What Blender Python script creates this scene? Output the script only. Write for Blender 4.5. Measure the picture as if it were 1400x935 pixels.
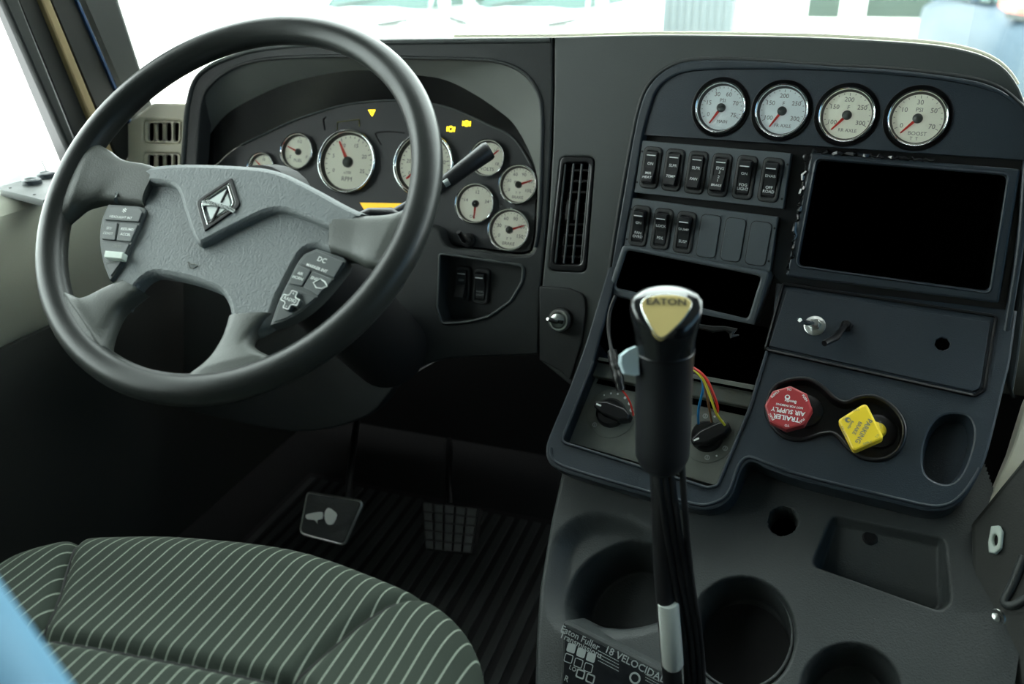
import bpy, math, random
import numpy as np
from mathutils import Vector, Matrix
from mathutils.geometry import tessellate_polygon

# ------------------------------------------------------------------ clear
for o in list(bpy.data.objects): bpy.data.objects.remove(o)
SC = bpy.context.scene
COL = SC.collection
random.seed(4)
# ------------------------------------------------------------------ camera
W_PX, H_PX, F_PX = 1400.0, 935.0, 1150.0
PITCH, YAW = math.radians(24.0), math.radians(18.5)
CAM = np.array([0.0, 0.0, 1.0])
UP = np.array([0, 0, 1.0])
GZ = np.array([-math.sin(YAW), math.cos(YAW), 0])
RT = np.array([math.cos(YAW), math.sin(YAW), 0])
FW = math.cos(PITCH) * GZ - math.sin(PITCH) * UP
DN = -(math.cos(PITCH) * UP + math.sin(PITCH) * GZ)
cd = bpy.data.cameras.new('camera')
cd.sensor_fit = 'HORIZONTAL'; cd.sensor_width = 36.0
cd.lens = 36.0 * F_PX / W_PX
cd.clip_start = 0.02; cd.clip_end = 500
cd.dof.use_dof = True; cd.dof.focus_distance = 1.02; cd.dof.aperture_fstop = 4.0
cam = bpy.data.objects.new('camera', cd); COL.objects.link(cam)
cam.location = CAM
cam.rotation_euler = (math.pi / 2 - PITCH, 0, YAW)
SC.camera = cam
# ------------------------------------------------------------------ light
wd = bpy.data.worlds.new('world'); SC.world = wd; wd.use_nodes = True
wb = wd.node_tree.nodes['Background']
wb.inputs[0].default_value = (0.93, 1.0, 0.985, 1); wb.inputs[1].default_value = 9.0
SC.view_settings.view_transform = 'Standard'; SC.view_settings.look = 'None'
SC.view_settings.gamma = 1.0; SC.view_settings.use_curve_mapping = False
SC.view_settings.exposure = 0.0

# ------------------------------------------------------------------ geometry helpers
def ray(x, y): return FW + (x - 700) / F_PX * RT + (y - H_PX / 2) / F_PX * DN
def at(x, y, z): return CAM + z * ray(x, y)              # z = depth in front of the lens
def onplane(x, y, p, n):
    R = ray(x, y); p = np.array(p, float); n = np.array(n, float)
    return CAM + ((p - CAM) @ n) / (R @ n) * R
class Fr:
    """a flat working frame: u right, v up the surface, n out of it"""
    def __init__(s, o, yaw=0, tilt=0, axes=None):
        s.o = np.array(o, float)
        if axes is not None: s.u, s.v = [np.array(a, float) for a in axes]
        else:
            a = math.radians(yaw); t = math.radians(tilt)
            s.u = np.array([math.cos(a), -math.sin(a), 0]); b = np.array([math.sin(a), math.cos(a), 0])
            s.v = math.cos(t) * UP + math.sin(t) * b
        s.n = np.cross(s.u, s.v)
    def px(s, x, y, w=0.0):
        P = onplane(x, y, s.o + w * s.n, s.n) - s.o
        return (float(P @ s.u), float(P @ s.v))
    def pl(s, pts, w=0.0): return [s.px(x, y, w) for x, y in pts]
    def P(s, a, b, w=0.0): return s.o + a * s.u + b * s.v + w * s.n
    def at(s, a, b, w=0.0, rot=0.0):                     # a frame moved (and turned) in this one
        c, q = math.cos(rot), math.sin(rot)
        return Fr(s.P(a, b, w), axes=(c * s.u + q * s.v, -q * s.u + c * s.v))
def spl(pts, closed=False, n=6):
    """smooth curve through points"""
    P = [np.array(p, float) for p in pts]; N = len(P); out = []
    rng = range(N if closed else N - 1)
    for i in rng:
        if closed: p0, p1, p2, p3 = P[(i - 1) % N], P[i], P[(i + 1) % N], P[(i + 2) % N]
        else: p0, p1, p2, p3 = P[max(i - 1, 0)], P[i], P[i + 1], P[min(i + 2, N - 1)]
        for k in range(n):
            t = k / n
            out.append(tuple(0.5 * (2 * p1 + (p2 - p0) * t + (2 * p0 - 5 * p1 + 4 * p2 - p3) * t * t + (3 * p1 - p0 - 3 * p2 + p3) * t ** 3)))
    if not closed: out.append(tuple(P[-1]))
    return out
def rpoly(pts, r, n=5):
    """polygon with rounded corners; r one radius or a list"""
    P = [np.array(p, float) for p in pts]; N = len(P); out = []
    for i in range(N):
        R = r[i] if isinstance(r, (list, tuple)) else r
        a, b, c = P[i - 1], P[i], P[(i + 1) % N]
        d1, d2 = a - b, c - b; l1, l2 = np.linalg.norm(d1), np.linalg.norm(d2)
        d1 /= l1; d2 /= l2
        ang = math.acos(max(-1, min(1, d1 @ d2)))
        if R <= 1e-9 or ang > 3.1: out.append(tuple(b)); continue
        t = min(R / math.tan(ang / 2), 0.48 * l1, 0.48 * l2)
        s, e = b + d1 * t, b + d2 * t
        for k in range(n + 1):
            q = k / n
            out.append(tuple((1 - q) ** 2 * s + 2 * q * (1 - q) * b + q * q * e))
    return out
def rrect(cx, cy, w, h, r, n=5):
    return rpoly([(cx - w / 2, cy - h / 2), (cx + w / 2, cy - h / 2), (cx + w / 2, cy + h / 2), (cx - w / 2, cy + h / 2)], r, n)
def circ(cx, cy, r, n=32, ry=None, a0=0.0):
    ry = ry or r
    return [(cx + r * math.cos(a0 + 2 * math.pi * k / n), cy + ry * math.sin(a0 + 2 * math.pi * k / n)) for k in range(n)]
def area(l): return 0.5 * sum(l[i - 1][0] * l[i][1] - l[i][0] * l[i - 1][1] for i in range(len(l)))
def ccw(l): return list(l) if area(l) > 0 else list(l)[::-1]
def offset(l, d):
    """move every vertex of a ccw loop inwards by d"""
    out = []; N = len(l)
    for i in range(N):
        a, b, c = np.array(l[i - 1]), np.array(l[i]), np.array(l[(i + 1) % N])
        e1, e2 = b - a, c - b
        n1 = np.array([-e1[1], e1[0]]); n2 = np.array([-e2[1], e2[0]])
        n1 /= (np.linalg.norm(n1) + 1e-12); n2 /= (np.linalg.norm(n2) + 1e-12)
        m = n1 + n2; k = m @ m
        m = m * (2 / k) if k > 0.3 else n1
        out.append(tuple(b + m * d))
    return out

WORLD = {}
class MB:
    """collects geometry in world coordinates and links it as one mesh object"""
    def __init__(s): s.v = []; s.f = []
    def add(s, verts, faces):
        o = len(s.v); s.v += [tuple(map(float, p)) for p in verts]; s.f += [tuple(i + o for i in f) for f in faces]; return s
    def loop_side(s, A, B, flip=False):
        n = len(A); f = []
        for i in range(n):
            j = (i + 1) % n
            f.append((i, j, n + j, n + i) if not flip else (i, n + i, n + j, j))
        return s.add(list(A) + list(B), f)
    def plate(s, fr, outer, w0, w1, holes=(), bev=0.0, back=True):
        outer = ccw(outer); holes = [ccw(h) for h in holes]
        top = offset(outer, bev) if bev else outer
        th = [offset(h, -bev) if bev else h for h in holes]
        loops = [top] + [h[::-1] for h in th]
        flat = [p for l in loops for p in l]
        tri = tessellate_polygon([[Vector((p[0], p[1], 0)) for p in l] for l in loops])
        def orient(t):
            a, b, c = [flat[i] for i in t]
            return t if (b[0] - a[0]) * (c[1] - a[1]) - (b[1] - a[1]) * (c[0] - a[0]) > 0 else t[::-1]
        tri = [orient(tuple(t)) for t in tri]
        s.add([fr.P(a, b, w1) for a, b in flat], tri)
        if back:
            l2 = [outer] + [h[::-1] for h in holes]; fl2 = [p for l in l2 for p in l]
            s.add([fr.P(a, b, w0) for a, b in fl2], [t[::-1] for t in tri])
        def wall(lo, hi, flip):
            rings = [[fr.P(a, b, w0) for a, b in lo]]
            if bev:
                rings.append([fr.P(a, b, w1 - bev) for a, b in lo])
                mid = [((p[0] * .3 + q[0] * .7), (p[1] * .3 + q[1] * .7)) for p, q in zip(lo, hi)]
                mid2 = [((p[0] * .7 + q[0] * .3), (p[1] * .7 + q[1] * .3)) for p, q in zip(lo, hi)]
                rings.append([fr.P(a, b, w1 - bev * .3) for a, b in mid2])
            rings.append([fr.P(a, b, w1) for a, b in hi])
            s.loft(rings, flip=flip)
        wall(outer, top, False)
        for h, t in zip(holes, th): wall(h, t, True)
        return s
    def loft(s, rings, closed=True, cap0=False, cap1=False, flip=False):
        n = len(rings[0]); V = [p for r in rings for p in r]; f = []
        for k in range(len(rings) - 1):
            for i in range(n if closed else n - 1):
                j = (i + 1) % n; q = (k * n + i, k * n + j, (k + 1) * n + j, (k + 1) * n + i)
                f.append(q[::-1] if flip else q)
        if cap0: f.append(tuple(range(n))[::-1] if not flip else tuple(range(n)))
        if cap1:
            c = tuple((len(rings) - 1) * n + i for i in range(n)); f.append(c if not flip else c[::-1])
        return s.add(V, f)
    def lathe(s, fr, c, prof, seg=32, cap0=False, cap1=False):
        rings = [[fr.P(c[0] + r * math.cos(2 * math.pi * k / seg), c[1] + r * math.sin(2 * math.pi * k / seg), w) for k in range(seg)] for r, w in prof]
        return s.loft(rings, cap0=cap0, cap1=cap1)
    def tube(s, pts, rad, seg=10, caps=True, closed=False):
        P = [np.array(p, float) for p in pts]; N = len(P)
        if not hasattr(rad, '__len__'): rad = [rad] * N
        rings = []; prev = None
        for i in range(N):
            if closed: t = P[(i + 1) % N] - P[i - 1]
            else: t = P[min(i + 1, N - 1)] - P[max(i - 1, 0)]
            t = t / (np.linalg.norm(t) + 1e-12)
            if prev is None:
                a = np.array([0, 0, 1.0]) if abs(t[2]) < .9 else np.array([1.0, 0, 0])
                x = np.cross(a, t)
            else: x = prev - t * (prev @ t)
            x /= np.linalg.norm(x); prev = x; y = np.cross(t, x)
            rings.append([P[i] + rad[i] * (math.cos(2 * math.pi * k / seg) * x + math.sin(2 * math.pi * k / seg) * y) for k in range(seg)])
        if closed:
            rings.append(rings[0]); caps = False
        return s.loft(rings, cap0=caps, cap1=caps)
    def box(s, fr, a0, a1, b0, b1, w0, w1, bev=0.0, r=0.0):
        o = [(a0, b0), (a1, b0), (a1, b1), (a0, b1)]
        if r: o = rpoly(o, r, 4)
        return s.plate(fr, o, w0, w1, bev=bev)
    def tray(s, fr, outer, depth, w=0.0, taper=0.0, floor=True):
        """a well sunk below w: walls and a floor, seen from above"""
        o = ccw(outer); b = offset(o, taper) if taper else o
        s.loft([[fr.P(x, y, w) for x, y in o], [fr.P(x, y, w - depth) for x, y in b]], flip=True)
        if floor:
            tri = tessellate_polygon([[Vector((p[0], p[1], 0)) for p in b]])
            T = []
            for t in tri:
                a_, b_, c_ = [b[i] for i in t]
                T.append(tuple(t) if (b_[0] - a_[0]) * (c_[1] - a_[1]) - (b_[1] - a_[1]) * (c_[0] - a_[0]) > 0 else tuple(t)[::-1])
            s.add([fr.P(x, y, w - depth) for x, y in b], T)
        return s
    def text(s, fr, body, a, b, size, w=0.0, rot=0.0, sx=1.0, bold=0.0, shear=0.0):
        V, F = text_geo(body, bold)
        c, q = math.cos(rot), math.sin(rot)
        vv = []
        for x, y in V:
            x, y = (x + shear * y) * size * sx, y * size
            vv.append(fr.P(a + c * x - q * y, b + q * x + c * y, w))
        return s.add(vv, F)
    def build(s, name, mat, parent=None, smooth=35, label=None, kind=None):
        org = np.array(WORLD[parent.name]) if parent is not None else None
        V = np.array(s.v)
        if org is None: org = np.array([0, 0, 0]) if parent is not None else V.mean(0)
        if parent is None: org = np.array([V[:, 0].mean(), V[:, 1].mean(), V[:, 2].min()])
        me = bpy.data.meshes.new(name); me.from_pydata((V - org).tolist(), [], s.f); me.validate(); me.update()
        if smooth:
            me.shade_smooth(); me.set_sharp_from_angle(angle=math.radians(smooth))
        ob = bpy.data.objects.new(name, me); COL.objects.link(ob)
        me.materials.append(mat)
        if parent is not None: ob.parent = parent; WORLD[ob.name] = WORLD[parent.name]
        else: ob.location = org; WORLD[ob.name] = tuple(org)
        if label: ob['label'] = label
        if kind: ob['kind'] = kind
        return ob
_T = {}
def text_geo(body, bold=0.0):
    k = (body, bold)
    if k not in _T:
        c = bpy.data.curves.new('t', 'FONT'); c.body = body; c.align_x = 'CENTER'; c.align_y = 'CENTER'; c.size = 1.0
        c.resolution_u = 2; c.offset = bold
        ob = bpy.data.objects.new('t', c); me = ob.to_mesh()
        _T[k] = ([(v.co.x, v.co.y) for v in me.vertices], [tuple(p.vertices) for p in me.polygons])
        ob.to_mesh_clear(); bpy.data.objects.remove(ob); bpy.data.curves.remove(c)
    return _T[k]
def tag(o, label, cat, group=None):
    o['label'] = label; o['category'] = cat
    if group: o['group'] = group
    return o
def struct(o): o['kind'] = 'structure'; return o
def thing(name, label, cat, loc, group=None):
    o = bpy.data.objects.new(name, None); COL.objects.link(o); o.location = tuple(map(float, loc)); o.empty_display_size = .02
    WORLD[o.name] = tuple(map(float, loc)); return tag(o, label, cat, group)

# ------------------------------------------------------------------ materials
def mat(name, col, rough=.5, metal=0.0, bump=0.0, scale=400.0, vary=0.0, spec=0.5, coat=0.0, emit=None, estr=0.0, trans=0.0):
    m = bpy.data.materials.new(name); m.use_nodes = True; nt = m.node_tree; b = nt.nodes['Principled BSDF']
    b.inputs['Base Color'].default_value = (*col, 1); b.inputs['Roughness'].default_value = rough
    b.inputs['Metallic'].default_value = metal; b.inputs['Specular IOR Level'].default_value = spec
    b.inputs['Coat Weight'].default_value = coat
    if emit: b.inputs['Emission Color'].default_value = (*emit, 1); b.inputs['Emission Strength'].default_value = estr
    if bump or vary:
        tc = nt.nodes.new('ShaderNodeTexCoord'); nz = nt.nodes.new('ShaderNodeTexNoise')
        nz.inputs['Scale'].default_value = scale; nz.inputs['Detail'].default_value = 3
        nt.links.new(tc.outputs['Object'], nz.inputs['Vector'])
        if bump:
            bp = nt.nodes.new('ShaderNodeBump'); bp.inputs['Strength'].default_value = bump; bp.inputs['Distance'].default_value = .001
            nt.links.new(nz.outputs['Fac'], bp.inputs['Height']); nt.links.new(bp.outputs['Normal'], b.inputs['Normal'])
        if vary:
            n2 = nt.nodes.new('ShaderNodeTexNoise'); n2.inputs['Scale'].default_value = 14; n2.inputs['Detail'].default_value = 6
            nt.links.new(tc.outputs['Object'], n2.inputs['Vector'])
            mr = nt.nodes.new('ShaderNodeMapRange'); mr.inputs['From Min'].default_value = .3; mr.inputs['From Max'].default_value = .7
            mr.inputs['To Min'].default_value = rough - vary; mr.inputs['To Max'].default_value = rough + vary
            nt.links.new(n2.outputs['Fac'], mr.inputs['Value']); nt.links.new(mr.outputs['Result'], b.inputs['Roughness'])
    return m
def glassy(name, tint, refl=.06, rough=.02):
    m = bpy.data.materials.new(name); m.use_nodes = True; nt = m.node_tree; nt.nodes.remove(nt.nodes['Principled BSDF'])
    out = nt.nodes['Material Output']
    t = nt.nodes.new('ShaderNodeBsdfTransparent'); t.inputs[0].default_value = (*tint, 1)
    g = nt.nodes.new('ShaderNodeBsdfGlossy'); g.inputs['Roughness'].default_value = rough
    fz = nt.nodes.new('ShaderNodeFresnel'); fz.inputs['IOR'].default_value = 1.35
    mx = nt.nodes.new('ShaderNodeMixShader')
    nt.links.new(fz.outputs[0], mx.inputs[0]); nt.links.new(t.outputs[0], mx.inputs[1]); nt.links.new(g.outputs[0], mx.inputs[2])
    nt.links.new(mx.outputs[0], out.inputs[0]); return m
M = dict(
    dash=mat('dash plastic', (.020, .023, .023), .52, bump=.25, scale=900, vary=.06),
    dash_grey=mat('grey dash plastic', (.048, .055, .053), .5, bump=.25, scale=900, vary=.06),
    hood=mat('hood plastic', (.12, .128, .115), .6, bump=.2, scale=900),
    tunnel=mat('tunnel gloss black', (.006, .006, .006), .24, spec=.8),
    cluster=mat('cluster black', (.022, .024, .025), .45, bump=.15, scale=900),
    stack=mat('stack panel blue black', (.018, .027, .036), .42, bump=.3, scale=800, vary=.05),
    plate=mat('switch plate grey', (.078, .092, .102), .42, bump=.3, scale=800),
    black=mat('black gloss plastic', (.006, .006, .007), .3),
    matte=mat('matte black', (.006, .006, .0065), .75),
    void=mat('cavity shade black', (.0008, .0008, .0008), .9, spec=0.0),  # black without sheen: the shade inside holes and cavities put into the colour
    housing=mat('switch housing', (.03, .032, .032), .5),
    rocker=mat('rocker plastic', (.018, .019, .02), .36),
    white=mat('white print', (.75, .78, .76), .6),
    white_dim=mat('pale worn print', (.32, .35, .34), .6),
    chrome=mat('chrome', (.86, .88, .88), .09, metal=1),
    steel=mat('brushed steel', (.62, .64, .62), .28, metal=1),
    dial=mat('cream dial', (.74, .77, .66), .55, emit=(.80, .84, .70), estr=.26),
    dial_reflect=mat('dial with blue reflection', (.66, .74, .74), .5, emit=(.70, .82, .84), estr=.26),  # bluish reflection painted into the dial colour and glow
    print=mat('dark dial print', (.16, .17, .155), .6),
    red=mat('needle red', (.85, .05, .03), .4),
    hub=mat('needle hub', (.11, .12, .12), .35),
    rubber=mat('wheel rubber', (.017, .0195, .0185), .36, bump=.12, scale=500, vary=.07, spec=.36),
    spoke=mat('wheel spoke rubber', (.05, .056, .05), .45, bump=.35, scale=500, vary=.08),
    pad=mat('wheel pad', (.125, .142, .145), .5, bump=.8, scale=420),
    pod=mat('button pod', (.07, .08, .08), .42),
    beige=mat('beige plastic', (.70, .68, .55), .55, bump=.15, scale=700),
    door=mat('door vinyl', (.46, .47, .38), .6, bump=.25, scale=500),  # lightened to carry the window light on the upper door
    door_dark=mat('lower door vinyl', (.016, .018, .015), .65, bump=.25, scale=500),
    frame_dark=mat('window frame', (.016, .018, .017), .45),
    tan=mat('tan weatherstrip', (.36, .27, .13), .7),
    blue_edge=mat('blue edge highlight', (.03, .07, .16), .25),  # highlight along the pillar edge, put in as blue colour
    pillar=mat('pillar trim', (.020, .024, .022), .6),
    console=mat('console plastic', (.034, .039, .039), .55, bump=.5, scale=500, vary=.06),
    carpet=mat('black carpet', (.003, .003, .003), .95, bump=.8, scale=600),
    headliner=mat('headliner', (.10, .10, .09), .9),
    yellow=mat('yellow knob', (.86, .62, .03), .38),
    redknob=mat('red knob', (.36, .035, .04), .38),
    gold=mat('gold cap', (.50, .40, .15), .5, metal=.35),
    grip=mat('grip gloss black', (.010, .011, .012), .16, coat=.3),
    grip_matte=mat('grip satin black', (.014, .015, .017), .4),
    bluegrey=mat('pale blue grey plastic', (.40, .50, .53), .4),
    hose=mat('black hose', (.010, .010, .011), .38),
    tape=mat('electrical tape', (.02, .02, .02), .35, bump=.8, scale=120),
    wire_blue=mat('blue wire', (.02, .22, .50), .4), wire_brown=mat('brown wire', (.16, .08, .04), .4),
    wire_yellow=mat('yellow wire', (.75, .68, .06), .4), wire_red=mat('red wire', (.62, .03, .02), .4),
    amber=mat('amber display', (.5, .3, .02), .4, emit=(1.0, .62, .02), estr=.9),
    icon=mat('lit yellow icon', (.5, .4, .02), .4, emit=(1.0, .72, .02), estr=3.0),
    orange_lamp=mat('orange lamp lens', (.4, .08, .01), .4, emit=(1.0, .16, .01), estr=.55),
    red_lamp=mat('red lamp lens', (.4, .01, .02), .4, emit=(1.0, .02, .05), estr=3.0),
    olive=mat('olive outline print', (.18, .17, .04), .6),
    glass=glassy('gauge glass', (.97, 1, .99)),
    window=glassy('window glass', (.96, 1, .985)),
    light_filter=glassy('light filter pane', (.22, .30, .36)),  # dark tint added to hold back and blue the light from the right
    clip=mat('translucent clip', (.55, .62, .56), .4),
    bluecloth=mat('light blue cover', (.070, .185, .285), .7, bump=.2, scale=300),
    label=mat('black label', (.006, .007, .010), .35),
    truck=mat('white truck paint', (.8, .82, .80), .3),
    truck_glass=mat('truck glass', (.05, .085, .08), .5, spec=.1),
    lamp_glass=mat('headlamp', (.07, .08, .08), .5, spec=.1),
    tyre=mat('tyre', (.03, .03, .03), .8),
    ground=mat('yard concrete', (.62, .62, .58), .9, bump=.1, scale=3),
    wallw=mat('white building wall', (.72, .72, .68), .8),
    dark_open=mat('dark green glazing', (.045, .065, .057), .6, spec=.1),
    red_paint=mat('red paint', (.62, .14, .10), .4), blue_paint=mat('blue grey paint', (.05, .075, .10), .5, spec=.2),
    climate=mat('climate face', (.115, .125, .108), .55, bump=.2, scale=700),
    badge=mat('badge metal', (.34, .37, .36), .42, metal=1),
    scuff=mat('worn bare patch', (.95, .97, .9), .6),
    pedal=mat('pedal rubber', (.03, .033, .033), .5, bump=.5, scale=200),
)
# ------------------------------------------------------------------ frames of the cab
def camv(x, y, z): return CAM + x * RT + y * DN + z * FW
P1 = Fr(camv(.265, -.3034, 1.078), 9.7, 14.1)            # upper centre stack
_o2 = P1.P(*P1.px(1075, 395))
P2 = Fr(_o2, 9.7, 42)                                    # lower centre stack
DF = Fr(at(868, 200, 1.15), 0, 14)                       # dash face round the instruments
EF = Fr((-.335, 1.1525, .77), 7.6, 14.1)                    # dash face right of the seam
CF = Fr(at(600, 235, 1.285), 0, 22)                      # instrument face
WH = Fr(camv(-.292, -.153, .878), 0, 44.3)               # steering wheel
KF = Fr(P2.P(*P2.px(900, 690), -.035), 9.7, 52)          # console cover

# ================================================================== SETTING
def slab(name, a, b, m, parent=None):
    """axis aligned box from corner a to corner b"""
    x0, y0, z0 = a; x1, y1, z1 = b
    V = [(x0, y0, z0), (x1, y0, z0), (x1, y1, z0), (x0, y1, z0), (x0, y0, z1), (x1, y0, z1), (x1, y1, z1), (x0, y1, z1)]
    F = [(3, 2, 1, 0), (4, 5, 6, 7), (0, 1, 5, 4), (1, 2, 6, 5), (2, 3, 7, 6), (3, 0, 4, 7)]
    return MB().add(V, F).build(name, m, parent, smooth=0)
XL, XR, YB, YFW, ZT = -1.08, 1.12, -.85, 1.56, 1.72
struct(slab('floor', (XL - .04, YB, -.04), (XR + .04, YFW, 0), M['carpet']))
struct(slab('ceiling', (XL - .04, YB, ZT), (XR + .04, 1.02, ZT + .04), M['headliner']))
struct(slab('wall_rear', (XL - .04, YB - .04, 0), (XR + .04, YB, ZT), M['headliner']))
struct(slab('wall_front', (XL - .04, YFW, -.04), (XR + .04, YFW + .04, .80), M['carpet']))
# right hand side of the cab: lower wall, header and rear pillar round the side window
def side(name, x0, x1, sill, mlow, mup):
    m = MB()
    def bx(a, b):
        x0_, y0, z0 = a; x1_, y1, z1 = b
        V = [(x0_, y0, z0), (x1_, y0, z0), (x1_, y1, z0), (x0_, y1, z0), (x0_, y0, z1), (x1_, y0, z1), (x1_, y1, z1), (x0_, y1, z1)]
        m.add(V, [(3, 2, 1, 0), (4, 5, 6, 7), (0, 1, 5, 4), (1, 2, 6, 5), (2, 3, 7, 6), (3, 0, 4, 7)])
    bx((x0, YB, 0), (x1, YFW, sill)); bx((x0, YB, 1.5), (x1, 1.05, ZT)); bx((x0, YB, sill), (x1, -.15, 1.5))
    return struct(m.build(name, mlow, smooth=0))
side('wall_right', XR, XR + .04, .74, M['matte'], M['headliner'])
# ---- left side: door with sill, header, rear pillar
def prism_y(m, prof, y0, y1):
    n = len(prof)
    m.loft([[(x, y0, z) for x, z in prof], [(x, y1, z) for x, z in prof]], cap0=True, cap1=True)
door_up = [(-1.14, .50), (-1.045, .50), (-1.038, .515), (-1.036, .60), (-1.038, .655), (-1.048, .680), (-1.068, .692), (-1.14, .696)]
m = MB(); prism_y(m, door_up[::-1], YB, 1.20); d1 = struct(m.build('door_1', M['door']))
door_lo = [(-1.14, -.02), (-1.03, -.02), (-1.028, .38), (-1.024, .40), (-1.024, .47), (-1.034, .503), (-1.14, .503)]
m = MB(); prism_y(m, door_lo[::-1], YB, 1.58); m.build('lower_panel', M['door_dark'], d1)  # shade below the crease put into a much darker vinyl colour
m = MB(); prism_y(m, [(-1.14, 1.48), (-1.14, ZT), (-1.06, ZT), (-1.06, 1.48)], YB, 1.05)
prism_y(m, [(-1.14, .69), (-1.14, 1.49), (-1.06, 1.49), (-1.06, .69)], YB, -.15)
prism_y(m, [(-1.14, .49), (-1.14, .73), (-1.06, .73), (-1.06, .49)], 1.19, 1.60)
struct(m.build('wall_left', M['headliner']))
# bars of the side window frame and the windscreen pillar, leaning back over the door
def xbar(name, quad, x, th, mt, up=2.4, parent=None, bev=.004, down=.06):
    (ax, ay), (bx, by), (cx, cy), (dx, dy) = quad     # top-left, top-right, bottom-right, bottom-left in the picture
    g = lambda px, py: onplane(px, py, (x, 0, 0), (1, 0, 0))
    A, B, C_, D_ = g(ax, ay), g(bx, by), g(cx, cy), g(dx, dy)
    k0 = (D_[2] - .69 + .0) / max(A[2] - D_[2], .01)
    A2 = D_ + (A - D_) * (1 + up); B2 = C_ + (B - C_) * (1 + up)
    D2 = D_ - (A - D_) * down; C2 = C_ - (B - C_) * down
    fr = Fr((x, 0, 0), axes=((0, -1, 0), (0, 0, 1)))    # n = -x ... flipped below
    fr = Fr((x, 0, 0), axes=((0, 1, 0), (0, 0, 1)))     # n = +x, towards the cab
    q = [(float(p[1]), float(p[2])) for p in (A2, B2, C2, D2)]
    return MB().plate(fr, q, -th, 0, bev=bev).build(name, mt, parent)
w2 = struct(xbar('trim_1', [(5, 0), (27, 0), (108, 205), (93, 200)], -1.068, .010, M['pillar'], up=2.3, down=.25))
xbar('seal', [(26, 0), (57, 0), (125, 165), (106, 200)], -1.082, .05, M['frame_dark'], up=2.3, down=.35, parent=w2)
xbar('weatherstrip', [(56, 0), (70, 0), (134, 155), (122, 160)], -1.074, .05, M['tan'], up=2.6, down=.45, parent=w2)
t2 = struct(xbar('trim_2', [(70, 0), (105, 0), (160, 124), (133, 153)], -1.078, .06, M['frame_dark'], up=2.8, down=.6))
xbar('edge_highlight', [(104, 0), (108, 0), (161, 121), (158, 124)], -1.074, .06, M['blue_edge'], up=2.8, down=.6, bev=.001, parent=t2)
struct(xbar('trim_3', [(108, 0), (166, 0), (198, 100), (161, 121)], -1.085, .07, M['pillar'], up=2.8, down=.5, bev=.012))
# glass of the side window and windscreen
fr = Fr((-1.105, 0, 0), axes=((0, 1, 0), (0, 0, 1)))
struct(MB().plate(fr, [(-.15, .68), (1.02, .68), (.80, 1.5), (-.15, 1.5)], -.004, 0).build('window_1', M['window']))
fr = Fr((XR + .02, 0, 0), axes=((0, 1, 0), (0, 0, 1)))
struct(MB().plate(fr, [(-.15, .72), (1.06, .72), (.85, 1.52), (-.15, 1.52)], -.004, 0).build('window_2', M['light_filter']))  # unseen passenger pane, its dark tint added to shape the light
lo, hi = [], []
for k in range(25):
    s = -1 + 2 * k / 24; x = 1.12 * s
    lo.append((x, 1.52 - .26 * abs(s) ** 2.4, .80 + .03 * abs(s))); hi.append((x * .97, 1.06 - .2 * abs(s) ** 2.4, 1.72))
lo2 = [(x, y + .005, z) for x, y, z in lo]; hi2 = [(x, y + .005, z) for x, y, z in hi]
m = MB(); m.loft([lo, hi], closed=False); m.loft([lo2, hi2], closed=False, flip=True)
struct(m.build('window_3', M['window']))

# ================================================================== DASHBOARD
dash = thing('dashboard', 'dark charcoal truck dashboard shell around the instruments, switches and vent', 'dashboard', (-.3, 1.2, .5))
# instrument surround left of the seam
outer_px = spl([(250, 300), (252, 221), (256, 144), (269, 103), (287, 87), (322, 72), (358, 62), (418, 55.5), (520, 52.5), (640, 51), (755, 50.5)], n=5) + \
    [(756, 120), (754, 200), (749, 290), (739, 392), (736, 484)] + spl([(700, 487), (640, 488), (590, 496), (545, 522), (500, 570), (400, 590), (250, 560)], n=4)
G_px = [(269, 300), (269, 216), (276.5, 139), (291, 113), (317, 94), (351, 83), (404, 78), (478, 77), (558, 79), (644, 81), (683, 85), (712, 97), (731, 118), (740.5, 150), (740, 224), (737, 300), (732, 338), (716, 350), (660, 344), (618, 339), (605, 329), (597, 312), (560, 305), (420, 302)]
A_px = [(272, 300), (270.5, 220), (278, 200), (286, 185), (310, 156), (346, 134.6), (394, 114), (454, 99.7), (505, 96), (572, 103), (608, 109), (644, 126), (680, 150), (707, 176), (733, 234), (733, 300), (729, 336), (715, 347), (660, 341), (619, 336), (607, 327), (600, 312), (560, 304), (420, 302)]
B_px = [(290, 300), (290, 235), (300, 222), (312, 210), (330, 198), (358, 185), (394, 168), (430, 155), (478, 142), (541, 137), (596, 143), (632, 154), (668, 171), (704, 191), (731, 236), (731, 300), (727, 334), (714, 345), (660, 339), (620, 334), (608, 325), (601, 311), (560, 303), (420, 300)]
G = DF.pl(spl(G_px, True, 4)); A = DF.pl(spl(A_px, True, 4), -.035); B = CF.pl(spl(B_px, True, 4))
pocket_px = rpoly([(601, 346), (716, 363), (714, 385), (698, 412), (668, 433), (640, 440), (604, 443), (598, 420)], [5, 8, 10, 12, 12, 8, 8, 6])
pocket = DF.pl(pocket_px)
face = MB().plate(DF, DF.pl(outer_px), -.03, 0, holes=[G, pocket], bev=.003).build('instrument_surround', M['dash'], dash)
GW = [DF.P(a, b, -.002) for a, b in ccw(G)]
G3 = [DF.P(a, b, -.003) for a, b in G]; A3 = [DF.P(a, b, -.035) for a, b in A]; B3 = [CF.P(a, b, .0005) for a, b in B]
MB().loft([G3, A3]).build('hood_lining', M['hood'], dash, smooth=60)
MB().loft([A3, B3]).build('hood_tunnel', M['tunnel'], dash, smooth=60)
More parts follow.
